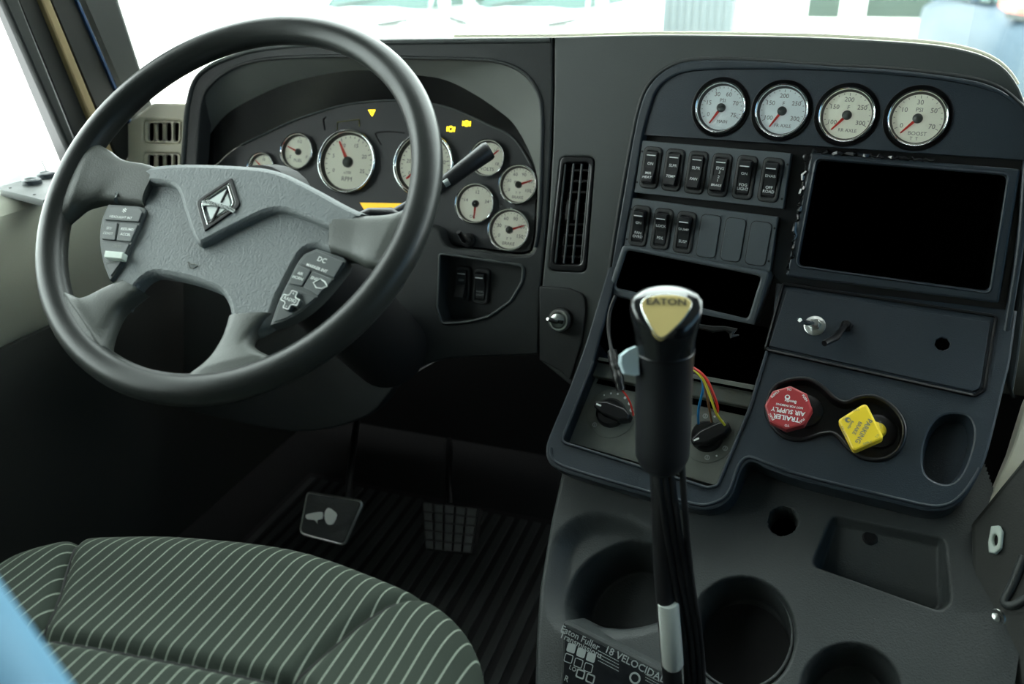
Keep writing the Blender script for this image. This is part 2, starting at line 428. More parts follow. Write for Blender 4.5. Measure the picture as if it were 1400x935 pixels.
# raised beads running round the hood
def bead(fr, pts, r, name, mt, parent, closed=False, w=0.0, seg=8):
    return MB().tube([fr.P(a, b, w) for a, b in fr.pl(pts, w)], r, seg, closed=closed).build(name, mt, parent, smooth=60)
bead(DF, spl(G_px[:17], n=5), .0028, 'hood_bead', M['dash'], dash)
bead(DF, spl([(250, 226), (252, 200), (256, 150), (266, 112), (287, 91), (322, 76), (358, 67), (418, 61), (520, 58), (640, 56), (752, 55)], n=5), .004, 'top_bead', M['dash_grey'], dash)
m = MB().tray(DF, pocket, .035, taper=.002); m.build('switch_pocket', M['dash'], dash)
bead(DF, pocket_px, .0022, 'pocket_lip', M['dash_grey'], dash, closed=True, w=.0005)
# panel right of the seam: vent strip, band over the stack, right hand end
Eo = [(757.5, 50.5), (900, 47), (1100, 50), (1250, 58), (1320, 68), (1362, 84), (1388, 110), (1404, 150), (1412, 220), (1408, 330), (1396, 470), (1384, 545)]
Ei = [(1376, 519), (1393, 380), (1408, 235), (1402, 160), (1388, 138), (1360, 118), (1316, 106), (1220, 95), (1100, 88), (1018, 82), (946, 82), (912, 93), (888, 114), (875, 142), (864, 190), (846, 290), (832, 380), (816, 470), (795, 535)]
Eo_s = spl(Eo, n=4); Ei_s = spl(Ei, n=4)
vent_px = rpoly([(767, 214), (813, 214), (801, 372), (750, 370)], 9)
vent_hole = EF.pl(vent_px)
epoly = Eo_s + Ei_s + [(776, 524), (737, 492), (740.5, 392), (750.5, 290), (755.5, 200), (757.5, 120)]
MB().plate(EF, EF.pl(epoly), -.03, 0, holes=[vent_hole], bev=.003).build('centre_face', M['dash_grey'], dash)
bead(EF, spl(Ei[2:17], n=5), .0035, 'stack_surround_bead', M['dash'], dash, w=.001)
# ignition panel
key_px = rpoly([(737, 391), (778, 394), (799, 403), (801, 424), (795, 470), (779, 521), (768, 509), (737, 492)], [2, 14, 14, 14, 20, 3, 10, 2])
MB().plate(EF, EF.pl(key_px, .005), -.002, .005, bev=.002).build('ignition_panel', M['dash'], dash)
# dash top, sloping away to the windscreen
front = [DF.P(*DF.px(x, y), -.004) for x, y in outer_px[20:51:1] if y < 60] + [EF.P(*EF.px(x, y), -.004) for x, y in Eo_s[1:26]]
back = []
for p in front:
    s = min(1, abs(p[0]) / 1.12); back.append((p[0] * 1.02, 1.55 - .26 * s ** 2.4, p[2] - .11))
fb = [p + np.array([0, .012, .001]) for p in front]
MB().loft([front, fb, back], closed=False, flip=False).build('dash_top', M['beige'], dash, smooth=50)
# bright trim along the windscreen edge
edge = [p + np.array([0, .010, .001]) for p in front[12:]]
MB().tube(edge, .0032, 8).build('windscreen_edge_trim', M['beige'], dash, smooth=60)
MB().plate(P2, P2.pl(rpoly([(1412, 520), (1412, 660), (1330, 722), (1300, 722), (1350, 690), (1384, 610)], 3), -.05), -.10, -.05, bev=.003).build('end_cap', M['beige'], dash)
# passenger half of the dash, right of the stack
pr = spl([(1.54, .79), (1.42, .83), (1.30, .835), (1.225, .79), (1.205, .70), (1.215, .58), (1.26, .46), (1.36, .39), (1.54, .37)], n=4)
MB().loft([[(x, y, z) for y, z in pr] for x in (.305, .32, 1.10)], closed=True, cap0=True, cap1=True).build('passenger_dash', M['beige'], dash, smooth=50)
# underside of the dash, in the footwell
lowp = [DF.P(*DF.px(x, y), -.03) for x, y in [(250, 560), (400, 590), (500, 570), (545, 522), (590, 496), (640, 488), (700, 487), (736, 484), (776, 522)]]
MB().loft([lowp, [(p[0], 1.5, p[2] + .08) for p in lowp]], closed=False).build('underside', M['matte'], dash, smooth=60)
# beige side vent panel at the left end
VF = Fr(DF.P(0, 0, -.022), 0, 14)
gr_px = [rpoly([(197, 164), (248, 165), (246, 197), (197, 195)], 5), rpoly([(196, 208), (246, 209), (245, 241), (196, 239)], 5)]
vp = VF.pl(rpoly([(173, 168), (209, 140), (262, 141), (262, 300), (173, 300)], [4, 6, 2, 2, 4]))
sv = thing('side_vent_panel', 'beige plastic dash end panel with two slotted vent grilles beside the door', 'vent panel', VF.P(*VF.px(215, 300), -.03))
MB().plate(VF, vp, -.12, 0, holes=[VF.pl(g) for g in gr_px], bev=.004).build('panel', M['beige'], sv)
for g, yy in zip(gr_px, (180, 224)):
    slots = [VF.pl(rrect(x, yy, 8.5, 26, 4)) for x in (206.5, 218.5, 230.5, 242 - .5)]
    gp = VF.pl([((p[0] - 221.5) * .95 + 221.5, (p[1] - yy) * .93 + yy) for p in g])
    gg = MB().plate(VF, gp, -.004, .001, holes=slots, bev=.0012).build('grille', M['beige'], sv)
    MB().plate(VF, gp, -.010, -.007).build('duct', M['void'], gg)

# ================================================================== INSTRUMENTS
ic = thing('instrument_cluster', 'black instrument cluster face with lit warning icons behind the steering wheel', 'instrument panel', CF.P(0, -.05))
def zsize(px, py, d_px): return d_px / F_PX * float((CF.P(*CF.px(px, py)) - CAM) @ FW)
CG_PX = [(474, 221, 88), (579, 225, 89), (406, 207, 51), (357, 229, 42), (666, 216, 52), (708, 252, 55), (649, 278, 57), (695.5, 314, 60)]
MB().plate(CF, B, -.02, 0, holes=[circ(*CF.px(x, y), zsize(x, y, d) / 2 * .96, 32) for x, y, d in CG_PX], bev=.001).build('cluster_face', M['cluster'], ic)
bead(CF, spl(B_px[4:15], n=4), .0016, 'face_edge', M['dash_grey'], ic, w=.001)
tri = CF.pl([(503, 150), (513, 150), (508.5, 159)], .001); cx = sum(p[0] for p in tri) / 3; cy = sum(p[1] for p in tri) / 3
MB().plate(CF, tri, 0, .001, holes=[[(cx + (a - cx) * .42, cy + (b - cy) * .42) for a, b in tri]]).build('warning_icon', M['icon'], ic, label='lit yellow triangle')
for k, (x, y) in enumerate([(616.5, 176.5), (638, 169)]):
    c = CF.px(x, y); m = MB().plate(CF, circ(*c, .0046, 20), 0, .001, holes=[circ(c[0], c[1], .0026, 12)])
    for s in (-1, 1): m.plate(CF, rrect(c[0] + s * .0058, c[1], .0016, .0075, .0005), 0, .001)
    if k: m.plate(CF, rrect(c[0], c[1], .0008, .0026, .0002), 0, .001)
    m.build('warning_icon', M['icon'], ic, label='lit yellow brake symbol')
MB().plate(CF, rrect(*CF.px(577, 158), .008, .006, .001), 0, .001).build('warning_icon', M['red_lamp'], ic, label='lit red warning lamp')
MB().plate(CF, CF.pl([(492, 277), (552, 278), (530, 292), (500, 290)], .001), 0, .0012).build('amber_display', M['amber'], ic, label='lit amber message display')
op = CF.pl([(461, 178), (461, 167), (491, 163), (491, 173)], .001)
MB().tube([CF.P(*p, .0006) for p in op], .0006, 5).build('display_outline', M['olive'], ic)
for pts in ([(444, 178), (442, 164), (446, 160)], [(521, 198), (513, 184), (518, 181), (535, 180), (553, 182)]):
    MB().tube([CF.P(*CF.px(*p), .0004) for p in spl(pts, n=4)], .0012, 5).build('panel_joint', M['matte'], ic)
# ---- a round gauge
def gauge(fr, px, py, dia, label, group, nums, words, tip, dial='dial', lift=.0, deep=.006, needle_r=.40, ring=True, icon=None, nsz=.115, a0=210, a1=-26):
    c = fr.px(px, py, lift); f = fr.at(c[0], c[1], lift); R = dia / 2
    g = thing('gauge', label, 'gauge', f.P(0, 0, -.006), group)
    MB().lathe(f, (0, 0), [(R * .98, -.008), (R, .001), (R * .99, .0035), (R * .96, .0045), (R * .925, .0038), (R * .905, .001)], 48).build('bezel', M['chrome'], g, smooth=60)
    MB().lathe(f, (0, 0), [(R * .905, .001), (R * .84, -deep)], 40).build('inner_ring', M['cluster'], g, smooth=60)
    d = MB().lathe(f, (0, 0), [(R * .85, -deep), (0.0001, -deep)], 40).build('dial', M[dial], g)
    m = MB(); n = len(nums)
    for i, s in enumerate(nums):
        t = math.radians(a0 + (a1 - a0) * i / (n - 1))
        m.text(f, s, R * .56 * math.cos(t), R * .56 * math.sin(t), R * nsz * 2, -deep + .0004)
    for i in range((n - 1) * 4 + 1):
        t = math.radians(a0 + (a1 - a0) * i / ((n - 1) * 4)); L = .10 if i % 4 == 0 else .05
        q = f.at(0, 0, 0, t); m.plate(q, [(R * (.80 - L), -R * .009), (R * .80, -R * .009), (R * .80, R * .009), (R * (.80 - L), R * .009)], -deep, -deep + .0003, back=False)
    for s, x, y, sz in words: m.text(f, s, R * x, R * y, R * sz, -deep + .0004)
    m.build('markings', M['print'], d, smooth=0)
    if icon is not None:
        mi = MB()
        for s in (-1, 1): mi.text(f, 'T', s * R * .09, -R * (.70 if dia < .067 and fr is P1 else .40), R * .16, -deep + .0004)
        mi.build('symbol', M['print'], d, smooth=0)
    tx, ty = f.px(*tip); t = math.atan2(ty, tx); q = f.at(0, 0, 0, t)
    MB().plate(q, [(-R * .12, -R * .062), (R * .72, -R * .024), (R * .72, R * .024), (-R * .12, R * .062)], -deep + .002, -deep + .0032).build('needle', M['red'], g)
    MB().lathe(f, (0, 0), [(R * .17, -deep + .001), (R * .17, -deep + .004), (R * .13, -deep + .0055), (.0001, -deep + .006)], 24).build('needle_hub', M['hub'], g, smooth=50)
    MB().lathe(f, (0, 0), [(R * .92, .0022), (R * .5, .0030), (.0001, .0034)], 40).build('glass', M['glass'], g, smooth=60)
    return g
SG = 'axle and boost gauges on the centre stack'
gauge(P1, 985, 146.8, .0655, 'chrome gauge on the stack, first from the vent, with small 30 to 75 scale', None, ['0', '15', '30', '60', '70', '75'], [('PSI', 0, .28, .2), ('MAIN', .1, -.52, .17)], (972, 164), 'dial_reflect')
gauge(P1, 1068.5, 151.3, .0655, 'chrome axle temperature gauge second from the vent, with bluish reflection painted into dial', None, ['100', '150', '200', '250', '300'], [('F', 0, .28, .2), ('FR AXLE', .1, -.54, .17)], (1055, 168), 'dial_reflect')
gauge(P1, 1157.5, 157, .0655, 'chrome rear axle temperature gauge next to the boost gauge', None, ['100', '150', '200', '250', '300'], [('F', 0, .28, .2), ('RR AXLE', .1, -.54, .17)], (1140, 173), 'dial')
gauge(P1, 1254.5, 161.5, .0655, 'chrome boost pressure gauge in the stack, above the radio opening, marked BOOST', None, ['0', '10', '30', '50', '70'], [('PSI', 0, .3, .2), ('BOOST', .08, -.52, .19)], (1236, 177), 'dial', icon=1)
CG = 'small gauges in the instrument cluster'
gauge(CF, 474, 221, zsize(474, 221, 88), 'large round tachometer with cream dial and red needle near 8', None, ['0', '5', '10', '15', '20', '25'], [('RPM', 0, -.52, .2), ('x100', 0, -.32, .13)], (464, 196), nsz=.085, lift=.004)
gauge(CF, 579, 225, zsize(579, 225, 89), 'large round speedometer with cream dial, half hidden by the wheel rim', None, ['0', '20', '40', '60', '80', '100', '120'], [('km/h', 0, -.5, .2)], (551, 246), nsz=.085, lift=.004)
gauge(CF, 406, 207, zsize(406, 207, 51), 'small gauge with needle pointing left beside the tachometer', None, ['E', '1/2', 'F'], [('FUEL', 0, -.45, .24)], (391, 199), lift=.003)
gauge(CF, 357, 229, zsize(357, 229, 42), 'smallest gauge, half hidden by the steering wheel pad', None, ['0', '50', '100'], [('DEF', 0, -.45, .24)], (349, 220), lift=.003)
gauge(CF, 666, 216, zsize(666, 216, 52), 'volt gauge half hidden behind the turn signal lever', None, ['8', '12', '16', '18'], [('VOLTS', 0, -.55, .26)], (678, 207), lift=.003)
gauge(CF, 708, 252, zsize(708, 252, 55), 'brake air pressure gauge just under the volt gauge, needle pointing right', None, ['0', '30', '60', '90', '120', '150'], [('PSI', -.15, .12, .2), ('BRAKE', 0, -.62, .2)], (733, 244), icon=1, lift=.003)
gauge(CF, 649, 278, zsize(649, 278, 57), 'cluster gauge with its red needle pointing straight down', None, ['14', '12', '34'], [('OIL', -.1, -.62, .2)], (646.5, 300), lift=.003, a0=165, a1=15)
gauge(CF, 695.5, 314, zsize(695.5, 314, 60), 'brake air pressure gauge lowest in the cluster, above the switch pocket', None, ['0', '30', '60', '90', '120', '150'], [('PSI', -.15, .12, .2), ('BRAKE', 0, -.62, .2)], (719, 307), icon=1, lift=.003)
# trip reset peg
c = CF.px(641, 329); f = CF.at(*c)
t = thing('dimmer_knob', 'small black peg knob below the cluster gauges', 'knob', f.P(0, 0, 0))
MB().lathe(f, (0, 0), [(.011, 0), (.0105, .006), (.007, .008)], 24, cap1=True).build('collar', M['black'], t)
MB().tube([f.P(0, 0, .006), at(634, 327, 1.19), at(627, 317, 1.175)], [.0058, .005, .0032], 12).build('peg', M['black'], t)

# ================================================================== AIR VENT
av = thing('air_vent', 'tall narrow black air vent with vertical slats beside the instrument cluster', 'air vent', EF.P(*EF.px(778, 365), -.03))
MB().plate(EF, vent_hole, -.03, .002, holes=[EF.pl(rpoly([(771, 222), (808, 222), (796, 362), (756, 361)], 8))], bev=.002).build('frame', M['black'], av)
for k in range(4):
    q = .04 + k * .305
    a = (771 + (808 - 771) * q, 224); b = (757 + (796 - 757) * q, 360)
    MB().tube([EF.P(*EF.px(*a), -.002), EF.P(*EF.px(*b), -.002)], .0017, 8).build('slat', M['dash_grey'], av)
for k in range(9):
    y = 232 + k * 15
    xa = 771 - (y - 222) * .105; xb = 808 - (y - 222) * .085
    ca, cb = EF.px(xa, y), EF.px(xb, y)
    MB().plate(EF, [(ca[0], ca[1] - .0014), (cb[0], cb[1] - .0014), (cb[0], cb[1] + .0014), (ca[0], ca[1] + .0014)], -.022, -.012).build('blade', M['black'], av)
for k, x in enumerate((775, 787)):
    f = EF.at(*EF.px(x, 287), -.006)
    MB().box(f, -.0022, .0022, -.014, .014, -.004, .005, .001).build('thumb_wheel', M['matte'], av)
MB().plate(EF, vent_hole, -.05, -.046).build('duct', M['void'], av)
# ignition switch
c = EF.px(767, 437, .006); f = EF.at(*c, .005)
ig = thing('ignition_switch', 'round chrome ignition key switch with small lever on the dash', 'key switch', f.P(0, 0))
MB().lathe(f, (0, 0), [(.0185, 0), (.018, .004), (.0175, .005)], 32, cap1=True).build('collar', M['matte'], ig)
MB().lathe(f, (0, 0), [(.0165, .004), (.0165, .009), (.0145, .012), (.012, .012), (.011, .009), (.0105, .016), (.008, .018)], 32, cap1=True).build('barrel', M['steel'], ig, smooth=40)
MB().box(f.at(0, 0, .018), -.010, .010, -.0022, .0022, -.004, .006, .001).build('slot', M['black'], ig)
MB().tube([f.P(0, 0, .014), at(758, 439, 1.185), at(748.5, 436, 1.172)], [.0045, .004, .0022], 10).build('key', M['steel'], ig)

# ================================================================== CENTRE STACK
st = thing('centre_stack', 'blue-black centre stack panel framed by a thick rounded bezel', 'console panel', P2.P(*P2.px(1000, 690), -.05))
gp_px = spl([(878, 184), (884, 160), (890, 143), (899, 122), (917, 106), (946, 97), (1018, 94), (1129, 96), (1244, 104), (1316, 114), (1364, 127), (1390, 145), (1400, 168), (1402, 219)], n=4)
ghole = [circ(*P1.px(x, y), .037, 40) for x, y in ((985, 146.8), (1068.5, 151.3), (1157.5, 157), (1254.5, 161.5))]
MB().plate(P1, P1.pl(gp_px), -.012, 0, holes=ghole, bev=.001).build('gauge_panel', M['stack'], st)
for x, y in ((985, 146.8), (1068.5, 151.3), (1157.5, 157), (1254.5, 161.5)):
    f = P1.at(*P1.px(x, y))
    MB().lathe(f, (0, 0), [(.0378, 0), (.0372, .0012), (.0364, .0004), (.0335, -.006), (.029, -.006)], 40).build('gauge_recess', M['black'], st, smooth=50)
# bezel round the upper stack
bo = spl([(834, 372), (848, 290), (865, 190), (876, 142), (889, 115), (912, 94), (946, 83), (1018, 82.5), (1150, 91), (1220, 95), (1316, 107), (1362, 120), (1389, 140), (1404, 170), (1408, 235), (1401, 330), (1386, 425), (1376, 480)], n=4)
bi = spl([(1366, 478), (1376, 424), (1390, 330), (1397, 235), (1400, 219), (1400, 168), (1390, 145), (1364, 127), (1316, 114), (1244, 104), (1129, 96), (1018, 94), (946, 97), (917, 106), (899, 122), (890, 143), (879, 184), (866, 262), (852, 335), (846, 372)], n=4)
MB().plate(P1, P1.pl(bo + bi, .004), -.03, .004, bev=.0025).build('upper_bezel', M['stack'], st)
# backing plate with the radio and bin openings
radio_op = [(1118, 219), (1377, 240), (1352, 398), (1091, 363)]
bin_op = [(857, 342), (1040, 378), (1022, 436), (840, 393)]
back_px = [(880, 184), (1402, 219), (1398, 300), (1380, 424), (1075, 395), (1055, 372), (850, 335)]
MB().plate(P1, P1.pl(back_px, -.014), -.02, -.014, holes=[P1.pl(rpoly(radio_op, 8), -.014)]).build('backing', M['black'], st)
# radio frame: a proud frame with a deep empty opening
rf = thing('radio_frame', 'rectangular black frame around the large empty radio opening', 'frame', P1.P(*P1.px(1220, 400), -.02))
rop = P1.pl(rpoly(radio_op, 9), .004)
MB().plate(P1, P1.pl(rpoly([(1108, 208), (1396, 231), (1366, 415), (1074, 378)], 5), .004), -.014, .004, holes=[rop], bev=.003).build('frame', M['stack'], rf)
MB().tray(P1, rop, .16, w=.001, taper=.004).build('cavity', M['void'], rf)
MB().tube([P1.P(*p, .003) for p in P1.pl(rpoly([(1116, 216), (1380, 238), (1354, 401), (1088, 364)], 9), .003)], .002, 6, closed=True).build('lip', M['stack'], rf, smooth=60)
# torn plastic along the left and top edge of the radio frame
random.seed(7)
def torn(name, a, b, n, label, amp=2.6):
    pts, rad = [], []
    for k in range(n + 1):
        q = k / n
        x = a[0] + (b[0] - a[0]) * q + random.uniform(-amp, amp); y = a[1] + (b[1] - a[1]) * q + random.uniform(-amp, amp)
        w = random.uniform(.002, .0065); pts.append(P1.P(*P1.px(x, y, w), w)); rad.append(random.uniform(.0008, .003))
    o = MB().tube(pts, rad, 5).build(name, M['grip'], smooth=0); return tag(o, label, 'broken plastic')
torn('torn_plastic_strip', (1104, 213), (1079, 372), 34, 'glossy black torn plastic edge beside the radio opening, running upright')
torn('torn_plastic_strip', (1112, 207), (1276, 219), 34, 'glossy black torn plastic edge under the axle gauges', 2.0)
f = P1.at(*P1.px(1103, 215), .004)
s_ = MB().lathe(f, (0, 0), [(.0042, 0), (.004, .0015), (.0025, .0022)], 16, cap1=True).build('screw', M['black']); tag(s_, 'small dark crosshead screw at the corner of the radio frame', 'screw')
# storage bin
sb = thing('storage_bin', 'open black storage bin tilted out under the switch rows', 'storage bin', P1.P(*P1.px(940, 430), -.02))
bw = .014
bop = P1.pl(rpoly(bin_op, 6), bw)
MB().plate(P1, P1.pl(rpoly([(851, 334), (1053, 372), (1031, 447), (828, 403)], 7), bw), -.02, bw, holes=[bop], bev=.003).build('frame', M['plate'], sb)
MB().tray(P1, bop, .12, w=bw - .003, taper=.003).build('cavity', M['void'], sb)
# ---- switch plates
def plate_thing(name, quad, label, screws, zw=.0):
    t = thing(name, label, 'switch plate', P1.P(*P1.px(*quad[3]), -.01))
    MB().plate(P1, P1.pl(rpoly(quad, 1.5), zw + .002), -.012, zw + .002, bev=.001).build('plate', M['plate'], t)
    for x, y in screws:
        f = P1.at(*P1.px(x, y, .002), zw + .0021); MB().lathe(f, (0, 0), [(.0015, -.001), (.0015, .0003)], 10, cap1=True).build('screw', M['matte'], t)
    return t
plate_thing('switch_plate', [(878.2, 192), (1081.5, 209.3), (1070.6, 285.8), (866.9, 263)], 'upper dark grey switch plate holding six rocker switches', [(878, 207), (871, 249), (1077, 225), (1069, 272)])
plate_thing('switch_plate', [(863, 270.2), (1063.4, 296.7), (1052.6, 371), (853, 336)], 'lower dark grey switch plate with three rockers and three blank covers', [(863.5, 286), (857, 327), (1059, 312), (1051, 357)])
# ---- rocker switch
def rocker(fr, x, y, label, up, lines, hw=.0245, hh=.0535, w0=.002, dim=False, group=None):
    c = fr.px(x, y, w0); f = fr.at(c[0], c[1], w0)
    t = thing('rocker_switch', label, 'switch', f.P(0, -hh / 2, -.006), group)
    MB().plate(f, rrect(0, 0, hw + .0022, hh + .0022, .0078, 6), -.003, .0004).build('seat_gap', M['matte'], t)
    MB().plate(f, rrect(0, 0, hw, hh, .007, 6), -.003, .0022, holes=[rrect(0, 0, .0165, .0445, .003, 4)], bev=.001).build('housing', M['housing'], t)
    MB().plate(f, rrect(0, 0, .0166, .0446, .003, 4), -.006, -.003).build('well', M['matte'], t)
    L = .0205
    if up:  prof = [(L, -.003), (L, .0105), (L * .92, .0135), (L * .62, .0130), (L * .42, .0098), (0, .0050), (-L * .5, .0032), (-L * .92, .0028), (-L, .0018), (-L, -.003)]
    else:   prof = [(L, -.003), (L, .0050), (L * .9, .0066), (L * .72, .0066), (L * .5, .0052), (0, .0052), (-L * .5, .0102), (-L * .92, .0148), (-L, .0120), (-L, -.003)]
    hw_ = .0072
    r = MB().loft([[f.P(s * hw_, b, w) for b, w in prof] for s in (-1, 1)], cap0=True, cap1=True).build('rocker', M['rocker'], t, smooth=20)
    def top(b):
        for (b1, w1), (b2, w2) in zip(prof, prof[1:]):
            if b2 <= b <= b1 and b1 - b2 > 1e-6: return w1 + (w2 - w1) * (b1 - b) / (b1 - b2), math.atan2(w1 - w2, b1 - b2)
        return .005, 0
    m = MB()
    for s, b, sz in lines:
        wv, sl = top(b); q = Fr(f.P(0, b, wv + .0003), axes=(f.u, math.cos(sl) * f.v + math.sin(sl) * f.n))
        m.text(q, s, 0, 0, sz, bold=.01)
    m.build('lettering', M['white_dim'] if dim else M['white'], r, smooth=0)
    b = L * .66 if up else L * .78
    wv, sl = top(b); q = Fr(f.P(0, b, wv + .0003), axes=(f.u, math.cos(sl) * f.v + math.sin(sl) * f.n))
    MB().plate(q, rrect(0, 0, .012, .0012, .0004, 2), -.0003, .0003).build('indicator_bar', M['white'], r, smooth=0)
    return t
S5 = .0052
R1 = [(890.2, 229.3, 'mirror heat rocker switch, first in the upper row, marked ON and HEAT', False, [('ON', .005, S5), ('MIR', -.0075, S5), ('HEAT', -.0130, S5)]),
      (920.8, 232.6, 'sleeper temperature rocker switch in the upper row, marked SLPR and TEMP', False, [('SLPR', .0055, S5), ('TEMP', -.0085, S5)]),
      (952.2, 236, 'sleeper fan rocker switch in the upper row, marked SLPR and FAN', False, [('SLPR', .0055, S5), ('FAN', -.0085, S5)]),
      (984.5, 239.6, 'engine brake rocker switch in the upper row, marked ENG 3 2 1 BRAKE', False, [('ENG', .0085, S5), ('3', .0035, S5), ('2', -.0025, S5), ('1', -.0072, S5), ('BRAKE', -.0132, .0044)]),
      (1018.5, 242.8, 'fog light rocker switch in the upper row, marked FOG LIGHT', True, [('ON', .0045, S5), ('FOG', -.0095, S5), ('LIGHT', -.0145, S5)]),
      (1054, 246.2, 'off road rocker switch at the end of the upper row next to the radio opening', True, [('ENAB', .0045, S5), ('OFF', -.0095, S5), ('ROAD', -.0145, S5)]),
      (874.8, 308.8, 'fan override rocker switch in the lower row, marked FAN OVRD', True, [('ON', .0040, S5), ('FAN', -.0095, S5), ('OVRD', -.0145, S5)]),
      (905.2, 313.2, 'differential lock rocker switch in the lower row, marked LOCK and PDL', True, [('LOCK', .0040, S5), ('PDL', -.0120, S5)]),
      (936.2, 317.8, 'suspension dump rocker switch in the lower row, marked DUMP and SUSP', True, [('DUMP', .0040, S5), ('SUSP', -.0120, S5)])]
for r in R1: rocker(P1, *r)
for x, y, bl in ((968.8, 322.8, 'plain blank switch cover beside the suspension dump switch'), (1002.5, 327.8, 'plain blank switch cover between two other blank covers'), (1037, 333, 'plain blank switch cover beside the radio opening')):
    c = P1.px(x, y, .002); f = P1.at(c[0], c[1], .002)
    t = thing('blank_switch_cover', bl, 'switch cover', f.P(0, -.026, -.003), 'blank covers in the lower switch plate')
    MB().plate(f, rrect(0, 0, .0272, .0567, .0078, 6), -.002, .0004).build('gap', M['matte'], t)
    MB().plate(f, rrect(0, 0, .0254, .0548, .007, 6), -.002, .0016, bev=.0006).build('cover', M['plate'], t)
# two switches inside the pocket under the cluster
PK = Fr(DF.P(0, 0, -.032), 0, 14)
rocker(PK, 632, 388, 'dark rocker switch in the pocket under the cluster, nearer the steering column', False, [('OFF', .006, S5)], w0=0, dim=True)
rocker(PK, 658, 391, 'dark rocker switch in the pocket under the cluster, marked PANEL LIGHT', True, [('PANEL', -.0085, .0042), ('LIGHT', -.0135, .0044)], w0=0, dim=True)

# ================================================================== LOWER STACK
fold = [(834, 360), (1000, 383), (1200, 413), (1386, 440)]
lo_out = spl([(1391, 424), (1382, 490), (1374, 525), (1352, 614), (1338, 650), (1322, 676), (1305, 692), (1286, 699), (1262, 698), (1236, 692), (1101, 659), (1046, 640)], n=4) + \
    spl([(1036, 634), (1024, 632), (1014, 644), (1004, 672), (992, 688), (972, 697), (950, 697)], n=3) + spl([(890, 681), (800, 655), (765, 643), (750, 632), (746, 614), (752, 592), (776, 535), (800, 470), (818, 410), (833, 362)], n=3)
clim_px = rpoly([(844, 366), (1061, 386), (1056, 440), (1050, 476), (1024, 562), (981, 664), (967, 667), (767, 604), (812, 493), (834, 410)], [0, 0, 8, 8, 10, 8, 8, 8, 20, 20])
clim_path = [clim_px[0]] + clim_px[:1:-1] + [clim_px[1]]
oval_px = spl([(1306, 566), (1285, 571), (1270, 590), (1262, 620), (1266, 648), (1288, 661), (1307, 656), (1322, 632), (1331, 595), (1325, 572)], True, 4)
eight_px = spl([(1071, 522), (1100, 517.6), (1122, 527), (1142, 545), (1157, 550), (1175, 543), (1197, 542.6), (1222, 558), (1236, 583), (1231, 611), (1211, 627), (1183.5, 627), (1161, 613.5), (1142, 594), (1125, 592.7), (1097, 601), (1072, 597), (1055.6, 580), (1048, 560), (1055, 535)], True, 4)
LP_T = .05
ch = P2.pl(clim_px); oh = P2.pl(oval_px); eh = P2.pl(eight_px)
MB().plate(P2, P2.pl(lo_out + clim_path), -LP_T, 0, holes=[oh, eh], bev=.0025).build('lower_panel', M['stack'], st)
MB().tray(P2, oh, .024, w=-.003, taper=.003).build('finger_pocket', M['stack'], st)
MB().tray(P2, eh, .012, w=-.003, taper=.004).build('valve_recess', M['black'], st)
def pbead(pts, r, name, mt, closed=True, w=0.0, par=None):
    return MB().tube([P2.P(*p, w) for p in P2.pl(pts, w)], r, 8, closed=closed).build(name, mt, par or st, smooth=60)
pbead(eight_px, .0028, 'valve_recess_lip', M['black'], w=.0005)
pbead(clim_px[8:-6], .0022, 'climate_opening_lip', M['stack'], closed=False, w=.001)
# outer rolled edge of the lower panel
edge_px = spl([(1340, 640), (1322, 668), (1303, 686), (1284, 692), (1262, 690), (1236, 684), (1101, 651), (1048, 633), (1024, 625), (1010, 636), (999, 666), (989, 681), (970, 689), (950, 689), (890, 673), (800, 647), (766, 635), (754, 624), (753, 612)], n=4)
pbead(edge_px, .0022, 'rolled_edge', M['stack'], closed=False, w=.0008)
MB().plate(P2, P2.pl([(752, 612), (768, 606), (967, 668), (985, 662), (1008, 612), (1200, 640), (1290, 660), (1300, 690), (1240, 688), (1030, 628), (1014, 640), (992, 684), (950, 692), (765, 640)], -.05), -.09, -.0495).build('lower_skirt', M['matte'], st)
# toggle panel
tp_px = rpoly([(1076, 396), (1354, 440), (1340, 531), (1330, 535), (1051, 473)], [3, 5, 8, 6, 3])
th_c = P2.px(1288.5, 470, .003)
tpn = MB().plate(P2, P2.pl(tp_px, .003), -.001, .003, holes=[circ(*th_c, .0082, 8, a0=.3)], bev=.0012).build('toggle_panel', M['stack'], st)
MB().tube([P2.P(*p, .002) for p in P2.pl(rpoly([(1071, 388), (1362, 432), (1346, 533), (1332, 541), (1046, 478)], [3, 6, 8, 8, 3]), .002)], .0020, 6, closed=True).build('groove_bead', M['black'], tpn, smooth=60)
MB().plate(P2, circ(*th_c, .0088, 20), -.001, .0006).build('hole_shade', M['void'], tpn)  # flat black disc stands in for the dark inside the hole
# toggle switches
def toggle(x, y, tip, mid, label, mt, washer):
    c = P2.px(x, y, .003); f = P2.at(c[0], c[1], .003); t = thing('toggle_switch', label, 'switch', f.P(0, 0))
    if washer: MB().lathe(f, (0, 0), [(.0128, 0), (.0128, .0015), (.012, .002), (.005, .002)], 32).build('washer', M['steel'], t)
    MB().plate(f, circ(0, 0, .0078, 6, a0=.3), .001, .0055, bev=.0007).build('hex_nut', M['chrome'] if washer else mt, t)
    MB().lathe(f, (0, 0), [(.0052, .004), (.0052, .009), (.004, .011)], 16, cap1=True).build('bushing', mt, t)
    d0 = float((f.P(0, 0) - CAM) @ FW)
    MB().tube([f.P(0, 0, .008), at(*mid, d0 - .022), at(*tip, d0 - .036)], [.0028, .0034, .0026] if washer else [.003, .0046, .0036], 10).build('lever', M['chrome'] if washer else mt, t, smooth=60)
toggle(1114, 445.5, (1093.5, 437.5), (1103, 441.5), 'chrome toggle switch with round steel washer', M['steel'], True)
toggle(1157, 447, (1127, 469.5), (1143, 461), 'black toggle switch with flat black lever', M['black'], False)

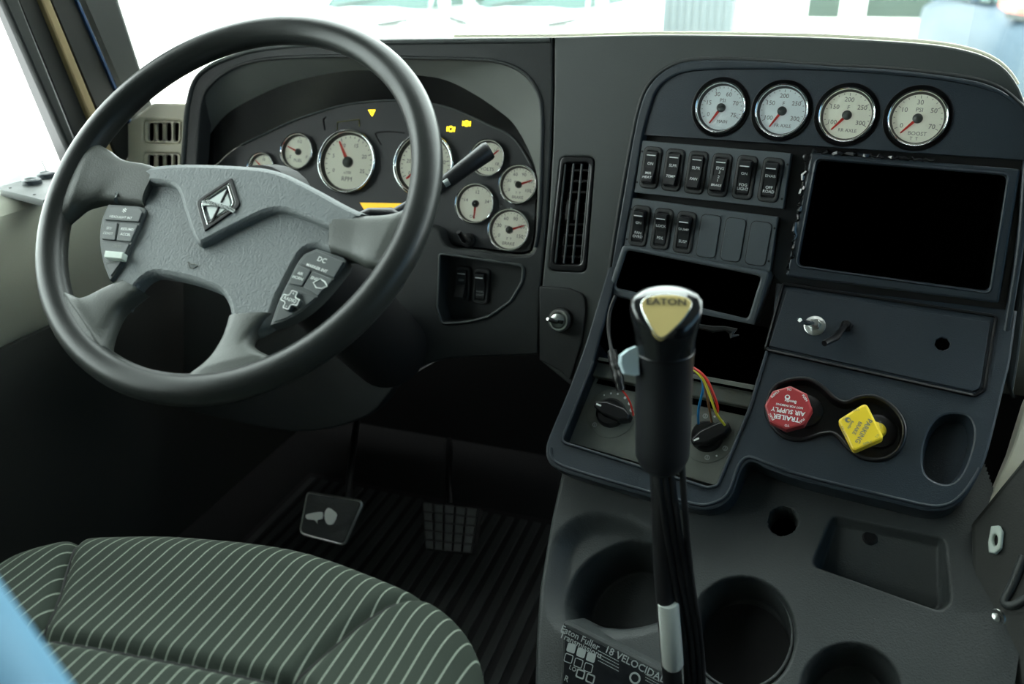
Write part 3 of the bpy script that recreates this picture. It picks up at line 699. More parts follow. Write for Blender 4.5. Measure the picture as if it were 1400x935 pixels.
# ---- parking valves
def valve(x, y, label, mt, mtp, shape, lw, stem):
    f0 = P2.at(*P2.px(*stem)); t = thing('valve_knob', label, 'valve knob', f0.P(0, 0, -.014))
    top = .044; c = P2.px(x, y, top)
    tilt = Fr(P2.P(*c, top), axes=(P2.u, P2.v))
    MB().lathe(f0, (0, 0), [(.021, -.016), (.020, -.008), (.016, -.006)], 32, cap1=True).build('collar', M['black'], t)
    rings = []
    for q in range(7):
        s = q / 6; cc = f0.P(0, 0, -.008) * (1 - s) + tilt.P(0, 0, -.012) * s; R = .0095 + (.0135 - .0095) * s
        rings.append([cc + R * (math.cos(2 * math.pi * k / 20) * P2.u + math.sin(2 * math.pi * k / 20) * P2.v) for k in range(20)])
    MB().loft(rings, cap1=True).build('stem', mt, t, smooth=60)
    k = MB().plate(tilt, shape, -.013, 0, bev=.0025).build('cap', mt, t, smooth=40)
    m = MB(); lw(m, tilt); m.build('lettering', mtp, k, smooth=0)
def oct_lw(m, f):
    r = math.radians(183)
    for s, d, sz in (('TRAILER', -.0125, .0078), ('AIR SUPPLY', -.0045, .0074), ('NOT FOR PARKING', .0020, .0034), ('Bendix', .0078, .0048)):
        m.text(f, s, .0 - d * math.sin(r) * 0 + .001, d, sz, .0004, rot=r, bold=.02)
    m.plate(f, circ(-.0035, .0118, .0030, 16), 0, .0004, holes=[circ(-.0035, .0123, .0017, 12)])
    for a, s in ((100, 'TO'), (45, 'PUSH'), (145, 'SUPPLY'), (225, 'EVAC'), (205, ''), (280, 'TO'), (325, 'PULL')):
        if s: m.text(f, s, .0215 * math.cos(math.radians(a)), .0215 * math.sin(math.radians(a)), .0037, .0004, rot=math.radians(a - 90), bold=.02)
def sq_lw(m, f):
    r = math.radians(-105); v = np.array([-math.sin(r), math.cos(r)])
    for s, d, sz in (('PARKING', .0045, .0074), ('BRAKE', -.0030, .0055), ('Bendix', -.0105, .0038)):
        m.text(f, s, d * v[0] - .0010, d * v[1] - .0036, sz, .0004, rot=r, bold=.015)
    m.plate(f, circ(-.0150, .0040, .0030, 16), 0, .0004, holes=[circ(-.0140, .0040, .0016, 12)])
    for a, s in ((118, 'PULL'), (165, 'TO'), (212, 'RELEASE'), (300, 'APPLY'), (20, 'PUSH'), (340, 'TO')):
        m.text(f, s, .0195 * math.cos(math.radians(a)), .0195 * math.sin(math.radians(a)), .0036, .0004, rot=math.radians(a - 90 if a < 180 else a + 90))
OC = P2.px(1077.5, 557, .044)
octp = [(math.cos(math.radians(8 + 45 * k)) * .0268, math.sin(math.radians(8 + 45 * k)) * .0268) for k in range(8)]
valve(1077.5, 557, 'dark red octagonal trailer air supply valve knob', M['redknob'], M['white'], rpoly(octp, .003, 3), oct_lw, (1100, 558))
YC = P2.px(1177.5, 583, .044)
sq = [(a - YC[0], b - YC[1]) for a, b in P2.pl([(1184, 549.5), (1209, 599), (1166.5, 617.5), (1145, 574)], .044)]
valve(1177.5, 583, 'yellow square parking brake valve knob', M['yellow'], M['print'], rpoly(sq, .0052, 5), sq_lw, (1201, 586))

# ---- climate panel, sunk in the opening
CL = Fr(P2.P(0, 0, -.028), 9.7, 42)
cp = MB().plate(CL, CL.pl(rpoly([(800, 512), (1040, 560), (992, 668), (756, 598)], 3)), -.006, 0, bev=.001).build('climate_face', M['climate'], st)
MB().plate(CL, CL.pl(rpoly([(800, 484), (1060, 531), (1044, 561), (790, 509)], 2), .012), -.006, .012, bev=.002).build('ledge', M['climate'], cp)
MB().plate(CL, CL.pl([(822, 512), (1026, 556), (1021, 569), (815, 524)], .0005), 0, .0006).build('slot', M['void'], cp)  # flat black strip, the dark of the slot put into the colour
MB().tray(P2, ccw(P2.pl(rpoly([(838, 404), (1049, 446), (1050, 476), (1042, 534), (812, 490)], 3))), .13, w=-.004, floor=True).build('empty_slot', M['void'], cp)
# inner walls of the opening
MB().loft([[P2.P(*p, -.003) for p in P2.pl(clim_path)], [P2.P(*p, -.034) for p in P2.pl(clim_path)]], closed=False).build('opening_wall', M['black'], cp, smooth=50)
def climate_knob(x, y, a, b, label, dots, icons):
    c = CL.px(x, y); f = CL.at(*c); t = thing('rotary_switch', label, 'rotary switch', f.P(0, 0))
    MB().lathe(f, (0, 0), [(.0335, 0), (.0335, .0008), (.033, .001)], 48, cap1=True).build('dial_plate', M['climate'], t)
    MB().lathe(f, (0, 0), [(.0205, 0), (.019, .008), (.0165, .010)], 40, cap1=True).build('base', M['black'], t)
    A_, B_ = f.px(*a, .018), f.px(*b, .018)
    d = np.array(B_) - np.array(A_); L = np.linalg.norm(d); th = math.atan2(d[1], d[0])
    mid = (np.array(A_) + np.array(B_)) / 2; q = f.at(mid[0], mid[1], 0, th)
    g = MB().plate(q, rpoly([(-L / 2, -.004), (-L * .2, -.0095), (L * .3, -.0095), (L / 2, -.004), (L / 2, .004), (L * .3, .0095), (-L * .2, .0095), (-L / 2, .004)], .003, 3), .006, .022, bev=.003).build('grip', M['black'], t, smooth=50)
    MB().plate(q, rrect(-L * .36, 0, .0075, .0022, .001, 3), .0205, .0224).build('pointer', M['white'], g)
    for k, (deg, r_) in enumerate(dots):
        MB().plate(f, circ(.0275 * math.cos(math.radians(deg)), .0275 * math.sin(math.radians(deg)), r_ * 1.35, 12), .0008, .0014).build('dot', M['white'], t)
    for deg, s in icons:
        ic_ = MB(); p = (.027 * math.cos(math.radians(deg)), .027 * math.sin(math.radians(deg)))
        ic_.plate(f, circ(*p, .0034, 14), .0008, .0014, holes=[circ(*p, .0022, 10)])
        ic_.plate(f, rrect(p[0], p[1], .0012, .0052, .0004, 2), .0008, .0014)
        ic_.build('symbol', M['white_dim'], t)
climate_knob(836, 565, (813, 552), (861, 571), 'black fan speed knob with growing white dots around it', [(128, .0007), (108, .0009), (88, .0011), (64, .0014), (42, .0017), (22, .0020)], [(230, 'fan')])
climate_knob(967, 597, (945.5, 605), (998, 581), 'black airflow knob with white symbols around its dial, beside the loose wires', [(160, .0009), (85, .0010), (-50, .0009), (60, .0010)], [(180, 'a'), (110, 'a'), (-20, 'a'), (-75, 'a'), (205, 'a')])
# ---- loose wires
def wire(name, pts, r, mt, label, cat='wire', n=6, seg=8):
    P = spl([tuple(at(x, y, z)) for x, y, z in pts], n=n)
    o = MB().tube(P, r, seg).build(name, mt, smooth=60); return tag(o, label, cat)
wire('wire', [(944, 503, 1.05), (950, 508, 1.045), (959, 518, 1.04), (961, 532, 1.04), (955, 560, 1.055), (955, 581, 1.068)], .0016, M['wire_blue'], 'loose blue wire hanging over the airflow knob')
wire('wire', [(944, 503, 1.048), (952, 510, 1.04), (961, 520, 1.035), (966, 540, 1.036), (970, 560, 1.045), (973, 577, 1.052)], .0015, M['wire_brown'], 'loose brown wire between the blue and yellow wires')
wire('wire', [(944, 502, 1.046), (953, 509, 1.036), (963, 522, 1.03), (972, 545, 1.028), (980, 566, 1.032), (991, 581, 1.04)], .0016, M['wire_yellow'], 'loose yellow wire hanging over the airflow knob')
wire('wire', [(944, 501, 1.044), (956, 508, 1.032), (967, 520, 1.026), (975, 538, 1.024), (981, 556, 1.028), (980, 568, 1.036)], .0017, M['wire_red'], 'loose red wire beside the yellow wire')
wire('wire_harness', [(842, 404, 1.12), (834, 425, 1.12), (832, 450, 1.11), (836, 478, 1.09), (840, 495, 1.08)], .0028, M['hose'], 'thin black cable hanging in the empty slot beside the gear lever', 'cable')
P = spl([tuple(at(x, y, z)) for x, y, z in [(837, 480, 1.085), (841, 500, 1.075), (846, 520, 1.065), (849, 534, 1.062)]], n=5)
o = MB().tube(P, [.0055 + .0022 * random.random() for _ in P], 10).build('taped_cable', M['tape'], smooth=40); tag(o, 'cable end wrapped in grey electrical tape above the fan knob', 'cable')
wire('wire', [(849, 532, 1.062), (856, 540, 1.06), (862, 552, 1.062), (866, 568, 1.066)], .0012, M['wire_red'], 'thin dark red wire leaving the taped cable')
P = [at(x, y, z) for x, y, z in [(955, 446, 1.06), (975, 450, 1.055), (992, 449, 1.05), (1003, 453, 1.05), (1000, 460, 1.048), (1010, 458, 1.05)]]
o = MB().tube(P, [.003, .0045, .003, .0065, .003, .001], 6).build('tape_scrap', M['tape'], smooth=0); tag(o, 'crumpled scrap of black tape hanging below the storage bin', 'tape')

# ================================================================== STEERING WHEEL
sw = thing('steering_wheel', 'black four-spoke truck steering wheel with grey centre pad and diamond emblem', 'steering wheel', WH.P(0, 0, -.06))
RR, rr = .2135, .0158
ringpts = [WH.P(RR * math.cos(2 * math.pi * k / 96), RR * math.sin(2 * math.pi * k / 96)) for k in range(96)]
MB().tube(ringpts, rr, 20, closed=True).build('rim', M['rubber'], sw, smooth=80)
def spoke(name, Apx, Bpx, ws, ts, mt=None, n=6, e=.55, label=None):
    As, Bs = spl(Apx, n=n), spl(Bpx, n=n); N = len(As); rings = []
    wl = np.interp(np.linspace(0, 1, N), np.linspace(0, 1, len(ws)), ws); tl = np.interp(np.linspace(0, 1, N), np.linspace(0, 1, len(ts)), ts)
    for i in range(N):
        a = WH.P(*WH.px(*As[i], wl[i]), wl[i]); b = WH.P(*WH.px(*Bs[i], wl[i]), wl[i]); c = (a + b) / 2; h = (b - a) / 2
        ring = []
        for k in range(28):
            t = 2 * math.pi * k / 28; ct, sn = math.cos(t), math.sin(t)
            ring.append(c + h * math.copysign(abs(ct) ** e, ct) + WH.n * tl[i] * math.copysign(abs(sn) ** .8, sn))
        rings.append(ring)
    return MB().loft(rings, cap0=True, cap1=True).build(name, mt or M['spoke'], sw, smooth=70, label=label)
spoke('spoke', [(110, 203), (131, 198), (150, 206), (172, 221), (203, 227), (225, 234)], [(79, 320), (97, 302), (112, 288), (130, 281), (151, 278), (200, 284)], [-.001, -.002, -.005, -.008, -.010], [.0105, .0125, .013, .013, .013])
spoke('spoke', [(577, 270), (556, 289), (535, 296), (512, 298), (489, 298), (460, 292)], [(531, 377), (517, 368), (504, 366), (496, 363), (482, 357), (455, 348)], [-.001, -.002, -.005, -.008, -.010], [.0105, .0125, .013, .013, .013])
spoke('spoke', [(72, 370), (89, 394), (105, 407), (120, 408), (147, 396), (172, 386)], [(141, 506), (151, 489), (152, 474), (158, 452), (170, 428), (200, 402)], [-.001, -.002, -.006, -.010, -.014], [.0105, .0125, .012, .012, .012])
spoke('spoke', [(236, 533), (258, 517), (279, 503), (294, 488), (308, 464), (316, 436)], [(404, 501), (374, 489), (352, 478), (346, 468), (356, 453), (378, 432)], [-.001, -.002, -.006, -.010, -.014], [.0105, .0125, .012, .012, .012])
pw = -.006
pad_px = spl([(150, 272), (160, 250), (176, 234), (203, 226), (254, 222), (330, 224.5), (378, 231), (426, 253), (474, 279), (502, 291)], n=4) + \
    [(492, 296), (487, 310), (482, 352)] + spl([(470, 352), (452, 346), (432, 338), (416, 343), (405, 358), (391, 386), (380, 408), (369, 444)], n=3) + \
    [(350, 455), (309, 464.5)] + spl([(313, 440), (312, 421), (302, 401), (285, 392), (255, 382), (225, 376), (208, 375), (194, 383), (182, 398), (170, 420)], n=3) + \
    [(160, 414), (149, 396), (152, 386)] + spl([(164, 360), (178, 332), (188, 308), (196, 288), (190, 280), (170, 276)], n=3)
def hubplate(px, w0, w1, name, mt, bev, par, sm=50, label=None):
    return MB().plate(WH, WH.pl(px, w1), w0, w1, bev=bev).build(name, mt, par, smooth=sm, label=label)
padb = hubplate(pad_px, -.020, pw, 'centre_pad', M['pad'], .006, sw)
band_px = spl([(152, 273), (162, 252), (178, 236), (204, 228), (254, 224), (330, 226.5), (378, 233), (426, 255), (474, 281), (499, 291)], n=4) + [(490, 298), (484, 318), (480, 330)] + \
    spl([(455, 314), (426, 301), (400, 291), (380, 287), (360, 291), (330, 305), (300, 320), (280, 331), (271, 334), (264, 326), (256, 305), (249, 283), (243, 263), (234, 253), (215, 249), (190, 251), (170, 257), (160, 268)], n=3)
hubplate(band_px, pw - .004, pw + .009, 'raised_band', M['pad'], .005, padb)
# emblem
er = pw + .0095
dia = [(317.4, 243.2), (330, 282), (279.8, 317), (267.8, 275.5)]
em_o = WH.pl(dia, er); ecx, ecy = np.mean(em_o, 0)
sc_ = lambda k, l=em_o: [(ecx + (a - ecx) * k, ecy + (b - ecy) * k) for a, b in l]
rlist = [.002, .009, .002, .009]
em = MB().plate(WH, rpoly(em_o, rlist), er - .003, er + .0012, holes=[ccw(rpoly(sc_(.80), rlist))], bev=.0008).build('emblem', M['black'], sw, label='black diamond badge with chrome diamond inside')
MB().plate(WH, rpoly(sc_(.80), rlist), er - .004, er - .001).build('badge_base', M['matte'], em)
MB().plate(WH, rpoly(sc_(.78), rlist), er - .002, er + .0012, holes=[ccw(rpoly(sc_(.69), rlist))], bev=.0004).build('chrome_frame', M['chrome'], em)
MB().plate(WH, rpoly(sc_(.56), [.001, .005, .001, .005]), er - .002, er + .0004, bev=.0003).build('badge_field', M['badge'], em)
e_ = WH.pl([(312, 258), (290, 304), (272, 279), (326, 288)], er)
MB().tube([WH.P(*e_[0], er + .0006), WH.P(*e_[1], er + .0006)], .0011, 6).build('badge_stroke', M['matte'], em)
lw_ = [WH.P(*p, er + .001) for p in WH.pl(spl([(277, 276), (290, 275), (305, 279), (323, 288)], n=4), er)]
lw2 = [WH.P(*p, er + .001) for p in WH.pl(spl([(279, 282), (290, 282), (305, 285), (320, 292)], n=4), er)]
MB().loft([lw_, lw2], closed=False, flip=True).loft([[p + WH.n * .0012 for p in lw_], [p + WH.n * .0012 for p in lw2]], closed=False, flip=True).build('badge_banner', M['badge'], em)
m = MB(); ba, bb = WH.px(280, 279, er), WH.px(320, 290, er); bt = math.atan2(bb[1] - ba[1], bb[0] - ba[0])
m.text(WH, 'INTERNATIONAL', (ba[0] + bb[0]) / 2, (ba[1] + bb[1]) / 2 + .0018, .0052, er + .0026, rot=bt, bold=.01); m.build('lettering', M['matte'], em, smooth=0)
# horn symbol
m = MB(); hp = WH.pl([(257.5, 358), (259.5, 366), (264, 367), (271, 363.5), (266, 361), (262, 361.5)], pw)
m.tube([WH.P(*p, pw + .0004) for p in hp], .0006, 5, closed=True).build('horn_symbol', M['print'], padb)
# button pods
pd = pw + .004
podL = spl([(150, 383.5), (141, 360), (136, 330), (139, 300), (148, 279)], n=4) + spl([(190, 281.5), (197, 285), (197.5, 292), (191.6, 307), (181, 331.6), (167, 362)], n=3)
pL = hubplate(podL, -.016, pd, 'button_pod', M['pod'], .0012, sw, label='grey button pod with cruise control switch')
def button(pod, px, name, h=.0022):
    return hubplate(rpoly(px, 1.6, 3), pd - .002, pd + h, name, M['pod'], .0008, pod)
b1 = button(pL, [(149.5, 281.5), (190, 284), (194.5, 290), (189.5, 303), (142, 300)], 'button')
b2 = button(pL, [(141.2, 302.5), (160.5, 304.2), (157, 328.2), (138.5, 326.5)], 'button')
b3 = button(pL, [(163, 304.8), (189, 306.6), (178.5, 330.2), (158.8, 328.6)], 'button')
b4 = button(pL, [(138.8, 330.5), (177, 333), (165.5, 358), (151, 378), (143.5, 358)], 'button', .0012)
b5 = hubplate(rpoly([(143.5, 342), (168.5, 344.5), (166.5, 354), (141.5, 351.5)], 1.2, 3), pd, pd + .0075, 'rocker', M['clip'], .001, pL, label='pale cruise rocker')
def lett(par, items, mt='white', w=pd + .0026):
    m = MB()
    for s, x, y, sz, dx, dy in items:
        a, b = WH.px(x, y, w), WH.px(x + dx, y + dy, w)
        m.text(WH, s, a[0], a[1], sz, w, rot=math.atan2(b[1] - a[1], b[0] - a[0]), bold=.012)
    return m.build('lettering', M[mt], par, smooth=0)
lett(b1, [('HEADLIGHT INT', 165, 297, .0040, 10, .9), ('*', 169, 290.5, .013, 10, .8)])
lett(b2, [('SET/', 149, 312, .0040, 10, .9), ('COAST', 147.5, 319, .0040, 10, .9)])
lett(b3, [('RESUME/', 174, 313.5, .0044, 10, .9), ('ACCEL', 171.5, 320.5, .0044, 10, .9)])
lett(b4, [('CRUISE', 160, 336.5, .0036, 10, .9), ('ON/OFF', 151, 359, .0036, 10, -.6)], 'print', pd + .0016)
podR = spl([(369, 444.5), (383, 406.5), (392, 388), (406, 360), (416.6, 346.5)], n=4) + spl([(432.5, 340), (452, 346), (474, 356), (457, 382), (434, 408), (411, 427), (390.6, 438)], n=3)
pR = hubplate(podR, -.016, pd, 'button_pod', M['pod'], .0012, sw, label='dark button pod with radio cross button')
c1 = button(pR, [(409, 359.5), (418.5, 348), (432.5, 342.5), (470, 357.5), (456.5, 379.5)], 'button')
c2 = button(pR, [(407, 362), (425, 369.5), (412.5, 391), (394, 387)], 'button')
c3 = button(pR, [(427, 370.5), (455.5, 382), (434, 404.5), (414.5, 392)], 'button')
c4 = button(pR, [(392, 390), (433, 406), (411, 424), (391, 435), (373, 441)], 'button', .0008)
lett(c1, [('MARKER INT', 433, 366.5, .0044, 10, 3.6), ('DC', 440, 355.5, .0072, 10, 3.6)])
lett(c2, [('AIR', 410.5, 374, .0040, 10, 3), ('HORN', 407, 380, .0042, 10, 3)])
lett(c3, [('ENG', 430, 381, .0045, 10, 3.6)])
m = MB(); q = WH.pl([(428, 386), (432, 393), (440, 394), (447, 391), (444, 385), (438, 381)], pd + .003)
m.tube([WH.P(*p, pd + .0024) for p in q], .0007, 5, closed=True).build('engine_symbol', M['white'], c3)
rc = WH.px(398, 411, pd + .004); ra, rb = WH.px(390, 409, pd), WH.px(408, 415.5, pd); rth = math.atan2(rb[1] - ra[1], rb[0] - ra[0]) 
fr_ = WH.at(rc[0], rc[1], 0, rth); k1, k2 = .0042, .0105
cross = rpoly([(-k1, -k2), (k1, -k2), (k1, -k1), (k2, -k1), (k2, k1), (k1, k1), (k1, k2), (-k1, k2), (-k1, k1), (-k2, k1), (-k2, -k1), (-k1, -k1)], .0022, 4)
rcb = MB().plate(fr_, cross, pd, pd + .006, bev=.0012).build('cross_button', M['pod'], pR, label='raised cross-shaped radio button')
MB().tube([fr_.P(a, b, pd + .0058) for a, b in offset(ccw(cross), .001)], .0006, 5, closed=True).build('outline', M['white'], rcb)
m = MB(); m.text(fr_, 'RADIO', 0, 0, .0048, pd + .0064, bold=.01); m.text(fr_, '+', 0, .0068, .005, pd + .0064); m.text(fr_, '-', 0, -.0068, .005, pd + .0064); m.build('lettering', M['white'], rcb, smooth=0)
# column and levers
sc = thing('steering_column', 'black steering column shroud behind the wheel', 'steering column', (-.55, 1.10, .50))
ax = [WH.P(0, 0, w) for w in (-.028, -.05, -.08, -.16, -.30, -.46)]
MB().tube(ax, [.055, .07, .062, .058, .06, .06], 28).build('shroud', M['matte'], sc, smooth=50)
def lever(pts, rad, label, capm=None):
    t = thing('column_lever', label, 'lever', at(*pts[0]))
    P = [at(*p) for p in pts]
    MB().tube(P, rad, 18).build('stalk', M['grip_matte'], t, smooth=50)
    return t
lv = lever([(480, 325, 1.00), (560, 280, 1.03), (600, 255, 1.05), (608, 250, 1.05), (612, 247, 1.05), (666, 207, 1.055), (670, 204.5, 1.055)], [.006, .0062, .0068, .008, .0092, .0122, .0108], 'thick black turn signal lever reaching right in front of the gauges')
MB().tube([at(607.5, 252, 1.042), at(614, 248, 1.042)], .0046, 10).build('marking_band', M['white_dim'], lv)
lever([(470, 308, .985), (505, 293, .995), (535, 295, 1.0), (549, 299, 1.0)], [.006, .008, .010, .005], 'short black lever end in front of the amber display')

# ================================================================== CONSOLE COVER
def sdf(poly, X, Y):
    """signed distance to a polygon, negative inside"""
    p = np.array(poly); d2 = np.full(X.shape, 1e9); ins = np.zeros(X.shape, bool)
    for i in range(len(p)):
        a, b = p[i - 1], p[i]; e = b - a; t = np.clip(((X - a[0]) * e[0] + (Y - a[1]) * e[1]) / (e @ e + 1e-15), 0, 1)
        d2 = np.minimum(d2, (X - a[0] - t * e[0]) ** 2 + (Y - a[1] - t * e[1]) ** 2)
        c = ((a[1] > Y) != (b[1] > Y)) & (X < (b[0] - a[0]) * (Y - a[1]) / (b[1] - a[1] + 1e-15) + a[0]); ins ^= c
    return np.where(ins, -1, 1) * np.sqrt(d2)
def sstep(x, a, b):
    t = np.clip((x - a) / (b - a), 0, 1); return t * t * (3 - 2 * t)
kout = KF.pl([(762, 630), (746, 700), (738, 740), (728, 800), (723, 870), (720, 960), (722, 1120), (1300, 1140), (1350, 925), (1385, 838), (1345, 790), (1325, 735), (1330, 690), (1300, 600), (1000, 560)])
w1 = KF.pl(spl([(768, 822), (776, 790), (797, 762), (830, 741), (862, 733), (893, 742), (913, 765), (920, 810), (910, 840), (885, 852), (845, 858), (800, 852), (776, 850)], True, 3))
w1b = KF.pl(spl([(742, 830), (745, 770), (760, 725), (800, 698), (850, 700), (900, 725), (930, 780), (925, 850), (850, 875), (770, 870)], True, 3))
w2 = KF.pl(circ(1014, 868, 73, 36, 79)); w3 = KF.pl(circ(1162, 950, 70, 36, 70))
pk = KF.pl(rpoly([(1140, 706), (1290, 738), (1298, 822), (1284, 832), (1112, 772)], [8, 10, 10, 8, 8]))
hl = KF.pl(circ(1070.5, 712, 19.5, 20))
kk = np.array(kout); u0, u1, v0, v1 = kk[:, 0].min() - .03, kk[:, 0].max() + .01, kk[:, 1].min(), kk[:, 1].max()
NU, NV = 300, 330
X, Y = np.meshgrid(np.linspace(u0, u1, NU), np.linspace(v0, v1, NV))
Hh = np.zeros(X.shape)
do = sdf(kout, X, Y)
Hh -= .16 * sstep(do, -.014, .028) * (X < u0 + .22)
Hh -= .020 * sstep(-sdf(w1b, X, Y), .0, .03)
Hh -= .075 * sstep(-sdf(w1, X, Y), -.002, .020)
Hh -= .075 * sstep(-sdf(w2, X, Y), -.002, .008)
Hh -= .070 * sstep(-sdf(w3, X, Y), -.002, .012)
dp = -sdf(pk, X, Y); pu, pv = KF.px(1130, 740)
Hh -= sstep(dp, -.003, .006) * (.012 + .030 * np.clip((pv - Y) / .07 + .5, 0, 1))
Hh += .004 * sstep(do, -.05, -.0)  * (X > u0 + .2)
Hh -= .05 * sstep(-sdf(hl, X, Y), -.0006, .0012)
Hh += .0012 * np.sin(X * 38) * np.cos(Y * 30)
V = [KF.P(a, b, w) for a, b, w in zip(X.ravel(), Y.ravel(), Hh.ravel())]
keep = (do < .024)
F = []
for j in range(NV - 1):
    for i in range(NU - 1):
        if keep[j, i] or keep[j + 1, i + 1]: F.append((j * NU + i, j * NU + i + 1, (j + 1) * NU + i + 1, (j + 1) * NU + i))
used = sorted({i for f in F for i in f}); mp = {o: n for n, o in enumerate(used)}
kc = thing('console_cover', 'dark grey moulded floor console with cup holders, pocket and round hole', 'console', KF.P(*KF.px(980, 950), -.15))
MB().add([V[i] for i in used], [tuple(mp[i] for i in f) for f in F]).build('cover', M['console'], kc, smooth=80)
c = KF.px(1014, 868); ctr = [KF.P(*KF.px(x, y, -.022), -.022) for x, y in circ(1014, 868, 70, 40, 75)]
MB().tube(ctr, .0022, 8, closed=True).build('cup_ring', M['console'], kc, smooth=60)
MB().plate(KF, circ(*KF.px(1014, 868), .052, 32), -.074, -.071).build('cup_floor', M['matte'], kc)
MB().plate(KF, hl, -.046, -.040).build('hole_floor', M['void'], kc)
f = KF.at(*KF.px(1189, 735, -.018), -.018)
sc_w = MB().lathe(f, (0, 0), [(.0085, -.004), (.0085, .002), (.0065, .004)], 20, cap1=True).build('screw', M['black']); tag(sc_w, 'black screw head in the console pocket', 'screw')
# label plate on the front of the console
LF = Fr(KF.P(*KF.px(776, 854, .022), .022), 9.7, 36)
lb = thing('shift_label', 'black transmission label with white shift pattern printing on the console', 'label', LF.P(*LF.px(840, 960), -.03))
lo_ = LF.pl(rpoly([(769, 849), (778, 848), (1000, 960), (1000, 1040), (760, 1040)], [6, 6, 2, 2, 2]))
MB().plate(LF, lo_, -.06, 0, bev=.005).build('backing', M['console'], lb)
pl_ = MB().plate(LF, LF.pl(rpoly([(773.5, 857), (990, 966), (990, 1040), (765, 1040)], 2), .0008), 0, .0008).build('plate', M['label'], lb)
m = MB()
def lt(s, x, y, sz, dx=20, dy=10.5):
    a, b = LF.px(x, y, .001), LF.px(x + dx, y + dy, .001); m.text(LF, s, a[0], a[1], sz, .0012, rot=math.atan2(b[1] - a[1], b[0] - a[0]), bold=.012)
lt('Eaton Fuller', 793, 872, .0105); lt('Transmissions', 794, 882, .0098); lt('18 VELOCIDADES', 875, 912, .0115)
for k in range(4): lt('------------', 832, 896 + 4.5 * k, .007)
for k in range(3): lt('---------', 892, 926 + 4 * k, .006)
for i in range(3):
    a = LF.px(781 + 13.5 * i, 886 + 6.3 * i, .001); th = math.radians(-24)
    f = LF.at(a[0], a[1], .0008)
    m.plate(f, rrect(0, 0, .0105, .010, .002, 3), 0, .0004)
    m.plate(f, rrect(0, -.012, .0105, .010, .002, 3), 0, .0004, holes=[rrect(0, -.012, .0088, .0083, .0015, 3)])
    if i: m.plate(LF.at(*LF.px(780 + 13.5 * i, 915 + 6.3 * i, .001), .0008), rrect(0, 0, .0105, .010, .002, 3), 0, .0004, holes=[rrect(0, 0, .0075, .007, .0015, 3)])
lt('R', 774.5, 928, .009); lt('LO', 783, 914, .007)
m.plate(LF.at(*LF.px(868, 927, .001), .0008), circ(0, 0, .0065, 20), 0, .0004, holes=[circ(0, 0, .0045, 16)])
m.build('print', M['white_dim'], pl_, smooth=0)
# right hand trim beside the console
TF = Fr(KF.P(*KF.px(1345, 800), .006), 38, 30)
tr = thing('side_trim', 'dark trim panel right of the console with a pale clip and a screw', 'trim panel', TF.P(*TF.px(1360, 935)))
MB().plate(TF, TF.pl(rpoly([(1326, 716), (1420, 600), (1470, 640), (1470, 1050), (1290, 1050), (1292, 925), (1352, 834), (1328, 790)], [10, 4, 4, 4, 4, 8, 8, 14])), -.05, 0, bev=.005).build('panel', M['door_dark'], tr)
bead(TF, [(1352, 832), (1353, 870), (1356, 940)], .0012, 'joint', M['matte'], tr, w=.0004)
bead(TF, spl([(1400, 760), (1384, 800), (1373, 822), (1384, 828), (1404, 818)], n=4), .0045, 'grab_edge', M['console'], tr, w=.001)
f = TF.at(*TF.px(1363.5, 739), 0)
MB().plate(TF, TF.pl(rpoly([(1357, 720), (1368, 719), (1372.5, 728), (1370.5, 750), (1363, 758), (1354, 756), (1353, 742)], 2)), -.002, .006, holes=[TF.pl(circ(1363, 739, 3.6, 14, 8))], bev=.0015).build('clip', M['clip'], tr, smooth=30, label='pale translucent plastic clip')
f = TF.at(*TF.px(1361, 845), 0)
MB().lathe(f, (0, 0), [(.010, 0), (.009, .001), (.007, -.002), (.0055, -.002), (.005, .002), (.003, .003)], 20, cap1=True).build('screw', M['steel'], tr)

# ================================================================== GEAR LEVER
gl = thing('gear_lever', 'tall black gear lever with glossy grip and gold capped knob in front of the console', 'gear lever', at(935, 1060, .90))
Tp, Tb = at(911, 402, .690), at(905, 640, .765)
axv = Tp - Tb; GL = np.linalg.norm(axv); axv /= GL
gx = np.cross(axv, -FW); gx -= axv * (gx @ axv); gx /= np.linalg.norm(gx); gx = gx if gx @ RT > 0 else -gx; gy = np.cross(axv, gx); gy = gy if gy @ FW < 0 else -gy
prof = [(0, .0150, .0150), (.035, .0205, .0205), (.09, .0240, .0235), (.20, .0245, .024), (.45, .0243, .0238), (.695, .0243, .0238), (.70, .0248, .0243), (.76, .0250, .0245), (.82, .0268, .0255), (.88, .0288, .027), (.93, .0298, .028), (.965, .0290, .0272), (.988, .0255, .024), (1.0, .018, .017)]
nS = gy * .62 + axv * .78; nS /= np.linalg.norm(nS); pS = Tb + axv * GL * .945 + gy * .010
def grip_ring(s, a, b):
    ring = []
    for k in range(40):
        t = 2 * math.pi * k / 40; p = Tb + axv * (GL * s) + gx * a * math.cos(t) + gy * b * math.sin(t)
        d = (p - pS) @ nS
        if s > .8 and d > 0: p = p - nS * d * .96
        ring.append(p)
    return ring
i7 = 6
MB().loft([grip_ring(*q) for q in prof[:i7 + 1]], cap0=True).build('sleeve', M['grip_matte'], gl, smooth=50)
kb = MB().loft([grip_ring(*q) for q in prof[i7:]], cap1=True).build('knob', M['grip'], gl, smooth=60)
SF = Fr(pS + nS * .0004, axes=(gx, np.cross(nS, gx) * (1 if np.cross(nS, gx) @ axv > 0 else -1)))
shield = SF.pl(spl([(877, 417), (885, 407), (911, 403.5), (937, 407), (945, 417), (932, 438), (914, 456), (904, 462), (895, 455), (884, 436)], True, 4), .001)
cap = MB().plate(SF, shield, -.004, .0016, bev=.0008).build('gold_cap', M['gold'], gl, smooth=40, label='gold shield-shaped cap lettered EATON')
